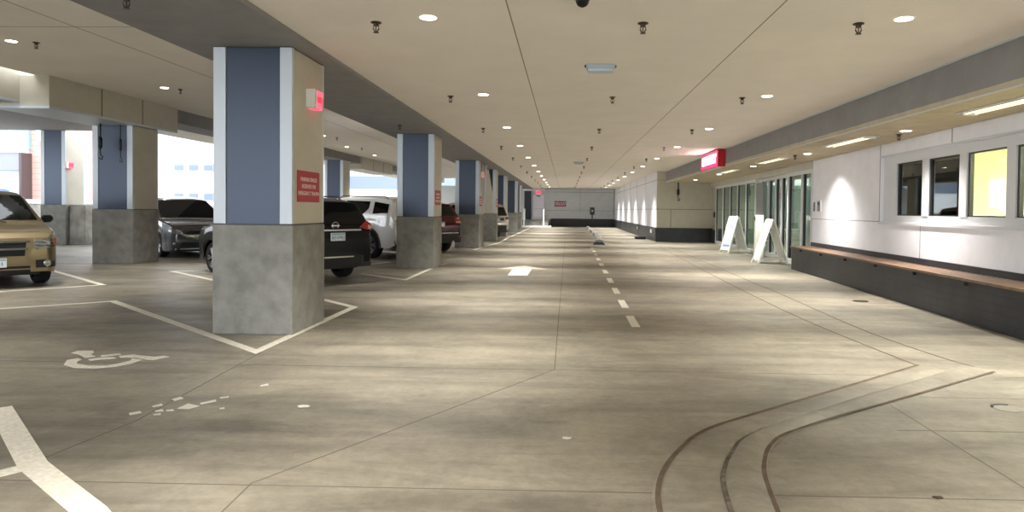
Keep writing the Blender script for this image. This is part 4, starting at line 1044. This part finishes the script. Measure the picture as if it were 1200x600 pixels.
make_car('silver_suv', (-5.2, 34.9), R(138), 'silver SUV with a black lower bumper, farthest parked vehicle along the lane', SILVER, 4.86, 1.92, .36, 1.16, prof, 2.85, .95, .39,
         [(-1.9, -1.0, F((-1.9, 1.24), (-1, 1.18)), F((-1.9, 1.60), (-1, 1.68))), (-.92, .02, F((-1, 1.18), (0, 1.17)), F((-.92, 1.68), (0, 1.70))), (.1, 1.0, F((0, 1.17), (1, 1.18)), F((.1, 1.70), (.5, 1.6), (1, 1.28)))],
         rear=rear_silver, ws=(.6, 1.1, .94, .92), rw=(-2.36, -2.19, .93, .93))

# --- gold minivan (front)
GOLD = mat('gold_car_paint', (150, 134, 104), .28, metal=.55, coat=.6)
def front_gold(c, b):
    for s_ in (-1, 1):
        b.end_patch([(s_*.92, .74), (s_*.58, .70), (s_*.55, .86), (s_*.90, .90)], 1, .022).build('headlight', HEAD, c)
        b.end_patch([(s_*.935, .76), (s_*.87, .76), (s_*.87, .88), (s_*.925, .885)], 1, .03).build('turn_signal', AMBER, c)
        b.end_patch([(s_*.95, .36), (s_*.58, .36), (s_*.58, .50), (s_*.95, .52)], 1, .006).build('fog_light_pocket', BLACK_TRIM, c)
        xe = b.end_x(.78, .44, 1)
        MB().lathe([(.055, -.01), (.06, .012), (.045, .02)], 16, 'X', (b.end_x(s_*.76, .44, 1), s_*.76, .44)).build('fog_light', HEAD, c, smooth=40)
        b.end_patch([(s_*.50, .58), (s_*.42, .58), (s_*.45, .84), (s_*.53, .84)], 1, .02).build('grille_surround', GOLD, c)
    b.end_patch([(-.44, .58), (.44, .58), (.47, .84), (-.47, .84)], 1, .008).build('grille', BLACK_TRIM, c)
    for z in (.69,): b.end_patch([(-.47, z), (.47, z), (.47, z+.035), (-.47, z+.035)], 1, .022).build('grille_bar', CHROME, c)
    b.end_patch([(-.50, .82), (.50, .82), (.50, .85), (-.50, .85)], 1, .024).build('grille_bar', CHROME, c)
    MB().lathe([(.05, 0), (.06, .02), (.03, .03)], 16, 'X', (b.end_x(0, .70, 1)+.02, 0, .71)).build('emblem', CHROME, c, smooth=40)
    b.end_patch([(-.50, .28), (.50, .28), (.50, .40), (-.50, .40)], 1, .008).build('lower_grille', BLACK_TRIM, c)
    b.end_patch([(-.50, .335), (.50, .335), (.50, .355), (-.50, .355)], 1, .02).build('lower_grille_bar', GOLD, c)
    plate(c, b.end_x(0, .48, 1)+.03, .47, 1, '2L091')
    for s_ in (-.35, .35):
        MB().tube([(1.52, s_, 1.165), (1.40, s_-.25, 1.24), (1.30, s_-.55 if s_ > 0 else s_-.4, 1.30)], .010, 5).build('wiper', BLACK_TRIM, c)
prof = [(-2.57, .72), (-2.56, 1.0), (-2.50, 1.2), (-2.35, 1.6), (-2.25, 1.70), (-1.2, 1.77), (-.2, 1.78), (.35, 1.75), (.62, 1.69), (1.45, 1.18), (1.62, 1.12), (2.20, 1.04), (2.44, .985), (2.54, .90), (2.57, .72)]
make_car('gold_minivan', (-11.93, 13.3), R(-40), 'gold minivan at the left edge of the picture, facing the camera', GOLD, 5.14, 1.99, .24, 1.13, prof, 3.08, .95, .345,
         [(-2.1, -1.1, F((-2.1, 1.16), (-1.1, 1.15)), F((-2.1, 1.58), (-1.1, 1.66))), (-1.0, .1, F((-1, 1.15), (.1, 1.14)), F((-1, 1.66), (.1, 1.67))), (.18, 1.25, F((.18, 1.14), (1.25, 1.15)), F((.18, 1.67), (.55, 1.60), (1.25, 1.20)))],
         front={'fn': front_gold, 'mirror': BLACK_TRIM}, ws=(.66, 1.42, .95, .93), rw=(-2.48, -2.36, .85, .85))

# --- dark grey minivan (front)
DGREY = mat('dark_grey_car_paint', (86, 86, 92), .25, metal=.35, coat=.8)
def front_grey(c, b):
    for s_ in (-1, 1):
        b.end_patch([(s_*.92, .72), (s_*.60, .68), (s_*.66, .80), (s_*.90, .88)], 1, .022).build('headlight', HEAD, c)
        MB().lathe([(.055, -.01), (.06, .012), (.045, .02)], 16, 'X', (b.end_x(s_*.80, .42, 1), s_*.80, .42)).build('fog_light', HEAD, c, smooth=40)
    b.end_patch([(-.56, .66), (.56, .66), (.42, .80), (-.42, .80)], 1, .008).build('grille', BLACK_TRIM, c)
    b.end_patch([(-.60, .655), (.60, .655), (.60, .68), (-.60, .68)], 1, .024).build('grille_bar', CHROME, c)
    xe = b.end_x(0, .82, 1)
    m = MB().lathe([(.075, .0), (.085, .02), (.07, .03), (.058, .02)], 24, 'X', (xe, 0, .83), ring=True); m.box(xe+.01, xe+.028, -.12, .12, .82, .84); m.build('emblem_ring', CHROME, c, smooth=40)
    b.end_patch([(-.72, .30), (.72, .30), (.62, .46), (-.62, .46)], 1, .008).build('lower_grille', BLACK_TRIM, c)
    b.end_patch([(-.80, .25), (.80, .25), (.80, .28), (-.80, .28)], 1, .02).build('lower_lip', GREY_PLASTIC, c)
    plate(c, b.end_x(0, .56, 1)+.03, .57, 1, '')
prof = [(-2.54, .72), (-2.53, 1.0), (-2.46, 1.2), (-2.32, 1.6), (-2.2, 1.70), (-1.2, 1.77), (-.2, 1.78), (.3, 1.75), (.55, 1.69), (1.5, 1.16), (1.66, 1.10), (2.2, 1.02), (2.42, .95), (2.51, .87), (2.54, .70)]
make_car('dark_grey_minivan', (-12.49, 21.5), R(-42), 'dark grey minivan facing the camera, seen between two columns', DGREY, 5.08, 1.98, .20, 1.10, prof, 3.03, .98, .345,
         [(-2.1, -1.1, F((-2.1, 1.16), (-1.1, 1.13)), F((-2.1, 1.58), (-1.1, 1.66))), (-1.0, .1, F((-1, 1.13), (.1, 1.12)), F((-1, 1.66), (.1, 1.67))), (.18, 1.3, F((.18, 1.12), (1.3, 1.13)), F((.18, 1.67), (.5, 1.60), (1.3, 1.18)))],
         front={'fn': front_grey, 'mirror': DGREY}, ws=(.60, 1.48, .95, .93), rw=(-2.45, -2.33, .85, .85))
# --- another vehicle beyond it
def front_plain(c, b):
    for s_ in (-1, 1): b.end_patch([(s_*.88, .66), (s_*.56, .66), (s_*.56, .78), (s_*.86, .80)], 1, .014).build('headlight', HEAD, c)
    b.end_patch([(-.46, .52), (.46, .52), (.46, .74), (-.46, .74)], 1, .008).build('grille', BLACK_TRIM, c)
prof = [(-2.35, .70), (-2.33, .98), (-2.0, 1.08), (-1.75, 1.12), (-1.1, 1.40), (-.5, 1.46), (.1, 1.45), (.35, 1.40), (1.1, 1.02), (1.3, .98), (2.0, .88), (2.2, .80), (2.35, .60)]
make_car('grey_sedan', (-14.2, 27.6), R(-32), 'grey sedan far back, just showing beyond the dark grey minivan', mat('grey_sedan_paint', (120, 124, 130), .25, metal=.4), 4.7, 1.82, .20, .98, prof, 2.75, .95, .33,
         [(-1.5, -.55, F((-1.5, 1.04), (-.55, 1.0)), F((-1.5, 1.14), (-.55, 1.36))), (-.48, .85, F((-.48, 1.0), (.85, 1.0)), F((-.48, 1.37), (.2, 1.35), (.85, 1.06)))],
         front={'fn': front_plain}, ws=(.4, 1.06, .94, .92), rw=(-1.72, -1.12, .9, .88))

# ------------------------------------------------------------------ the street outside
PINK = slat_mat('terracotta_cladding', (196, 150, 138), (160, 124, 116), 'Z', .42, .12, .8, vr=.02)
TEAL = mat('pale_teal_glass', (134, 168, 172), .2)
OUT_WHITE = mat('white_render', (228, 230, 234), .8)  # plain white of the outdoor walls and trim
OUT_BLUE = mat('pale_blue_glass', (104, 118, 142), .3)  # blue-grey colour of the office panes
bA = empty('terracotta_building', (-41.2, 50, 0), label='pink clad building with teal glazing seen outside at the far left', cat='building')
B(-16, 4.7, 0, 2.2, -.3, 16).build('wall', PINK, bA)
B(-16, 1.3, -.3, 0, 5.6, 12).build('teal_glazing', TEAL, bA)
for x in (-1.6, .0): B(x-.06, x+.06, -.4, -.28, 5.6, 12).build('mullion', OUT_WHITE, bA)
B(1.9, 4.7, -.35, 0, 6.2, 7.6).build('window', OUT_WHITE, bA)
B(-16, 1.15, -.9, 0, 4.0, 5.3).build('lavender_panel', mat('lavender_panel', (122, 124, 146), .6), bA)
B(-16, 1.15, -1.0, 0, 5.3, 5.6).build('white_fascia', OUT_WHITE, bA)
B(-16, 1.15, -.4, 0, -.2, 4.0).build('shop_window', mat('bright_shop_glass', (206, 218, 214), .3), bA)
B(1.15, 1.35, -1.0, 0, -.3, 5.3).build('corner_post', mat('brown_post', (74, 60, 60), .6), bA)
tag(B(-43.2, -39.6, 46.6, 47.8, 1.2, 2.6, bev=.3).build('blue_awning', mat('bright_blue_canvas', (40, 92, 190), .6)), 'bright blue covered stall outside behind the gold minivan', 'stall')
bB = empty('white_office_building', (-42, 78, 0), label='white office building with grey ribbon windows outside between the left columns', cat='building')
B(-16, 10, 0, 14, -.3, 22).build('wall', OUT_WHITE, bB)
for (x0, x1, z0, z1) in ((-13.4, -10.8, 5.7, 6.8), (-13.4, -10.8, 2.4, 3.4), (-3.6, 1.6, 5.5, 6.4), (-3.6, 1.6, 2.1, 3.1)):
    w = B(x0, x1, -.15, .05, z0, z1).build('window', mat('window_grey_blue', (150, 158, 172), .3), bB)
    for k in range(3): B(x0+(x1-x0)*(k+.5)/3-.5, x0+(x1-x0)*(k+.5)/3+.5, -.2, -.1, z0+.15, z1-.15).build('pane', OUT_BLUE, w)
bC = empty('pale_parking_deck', (-25, 100, 0), label='pale building with a long blue band seen outside above the white SUV', cat='building')
B(-12, 12, 0, 12, -.3, 9).build('wall', OUT_WHITE, bC)
B(-12, 12, -.2, 0, 4.3, 6.2).build('blue_band', mat('blue_band_glass', (112, 122, 138), .3), bC)
B(-12, 12, -.4, 0, 6.6, 7.0).build('ledge', OUT_WHITE, bC)

# ------------------------------------------------------------------ room lights
def area(name, loc, w, sx, sy, col=(1, .98, .9)):
    l = bpy.data.lights.new(name, 'AREA'); l.shape = 'RECTANGLE'; l.size = sx; l.size_y = sy; l.energy = w; l.color = col
    o = bpy.data.objects.new(name, l); COL.objects.link(o); o.location = loc
area('office_light', (7.8, 7.5, 2.74), 420, 1.2, 4, (1, .97, .82))
area('lobby_light', (9.0, 21.5, 2.74), 320, 1.5, 4, (.95, 1, .97))
area('lobby_light', (9.0, 28.5, 2.74), 320, 1.5, 5, (1, .98, .9))
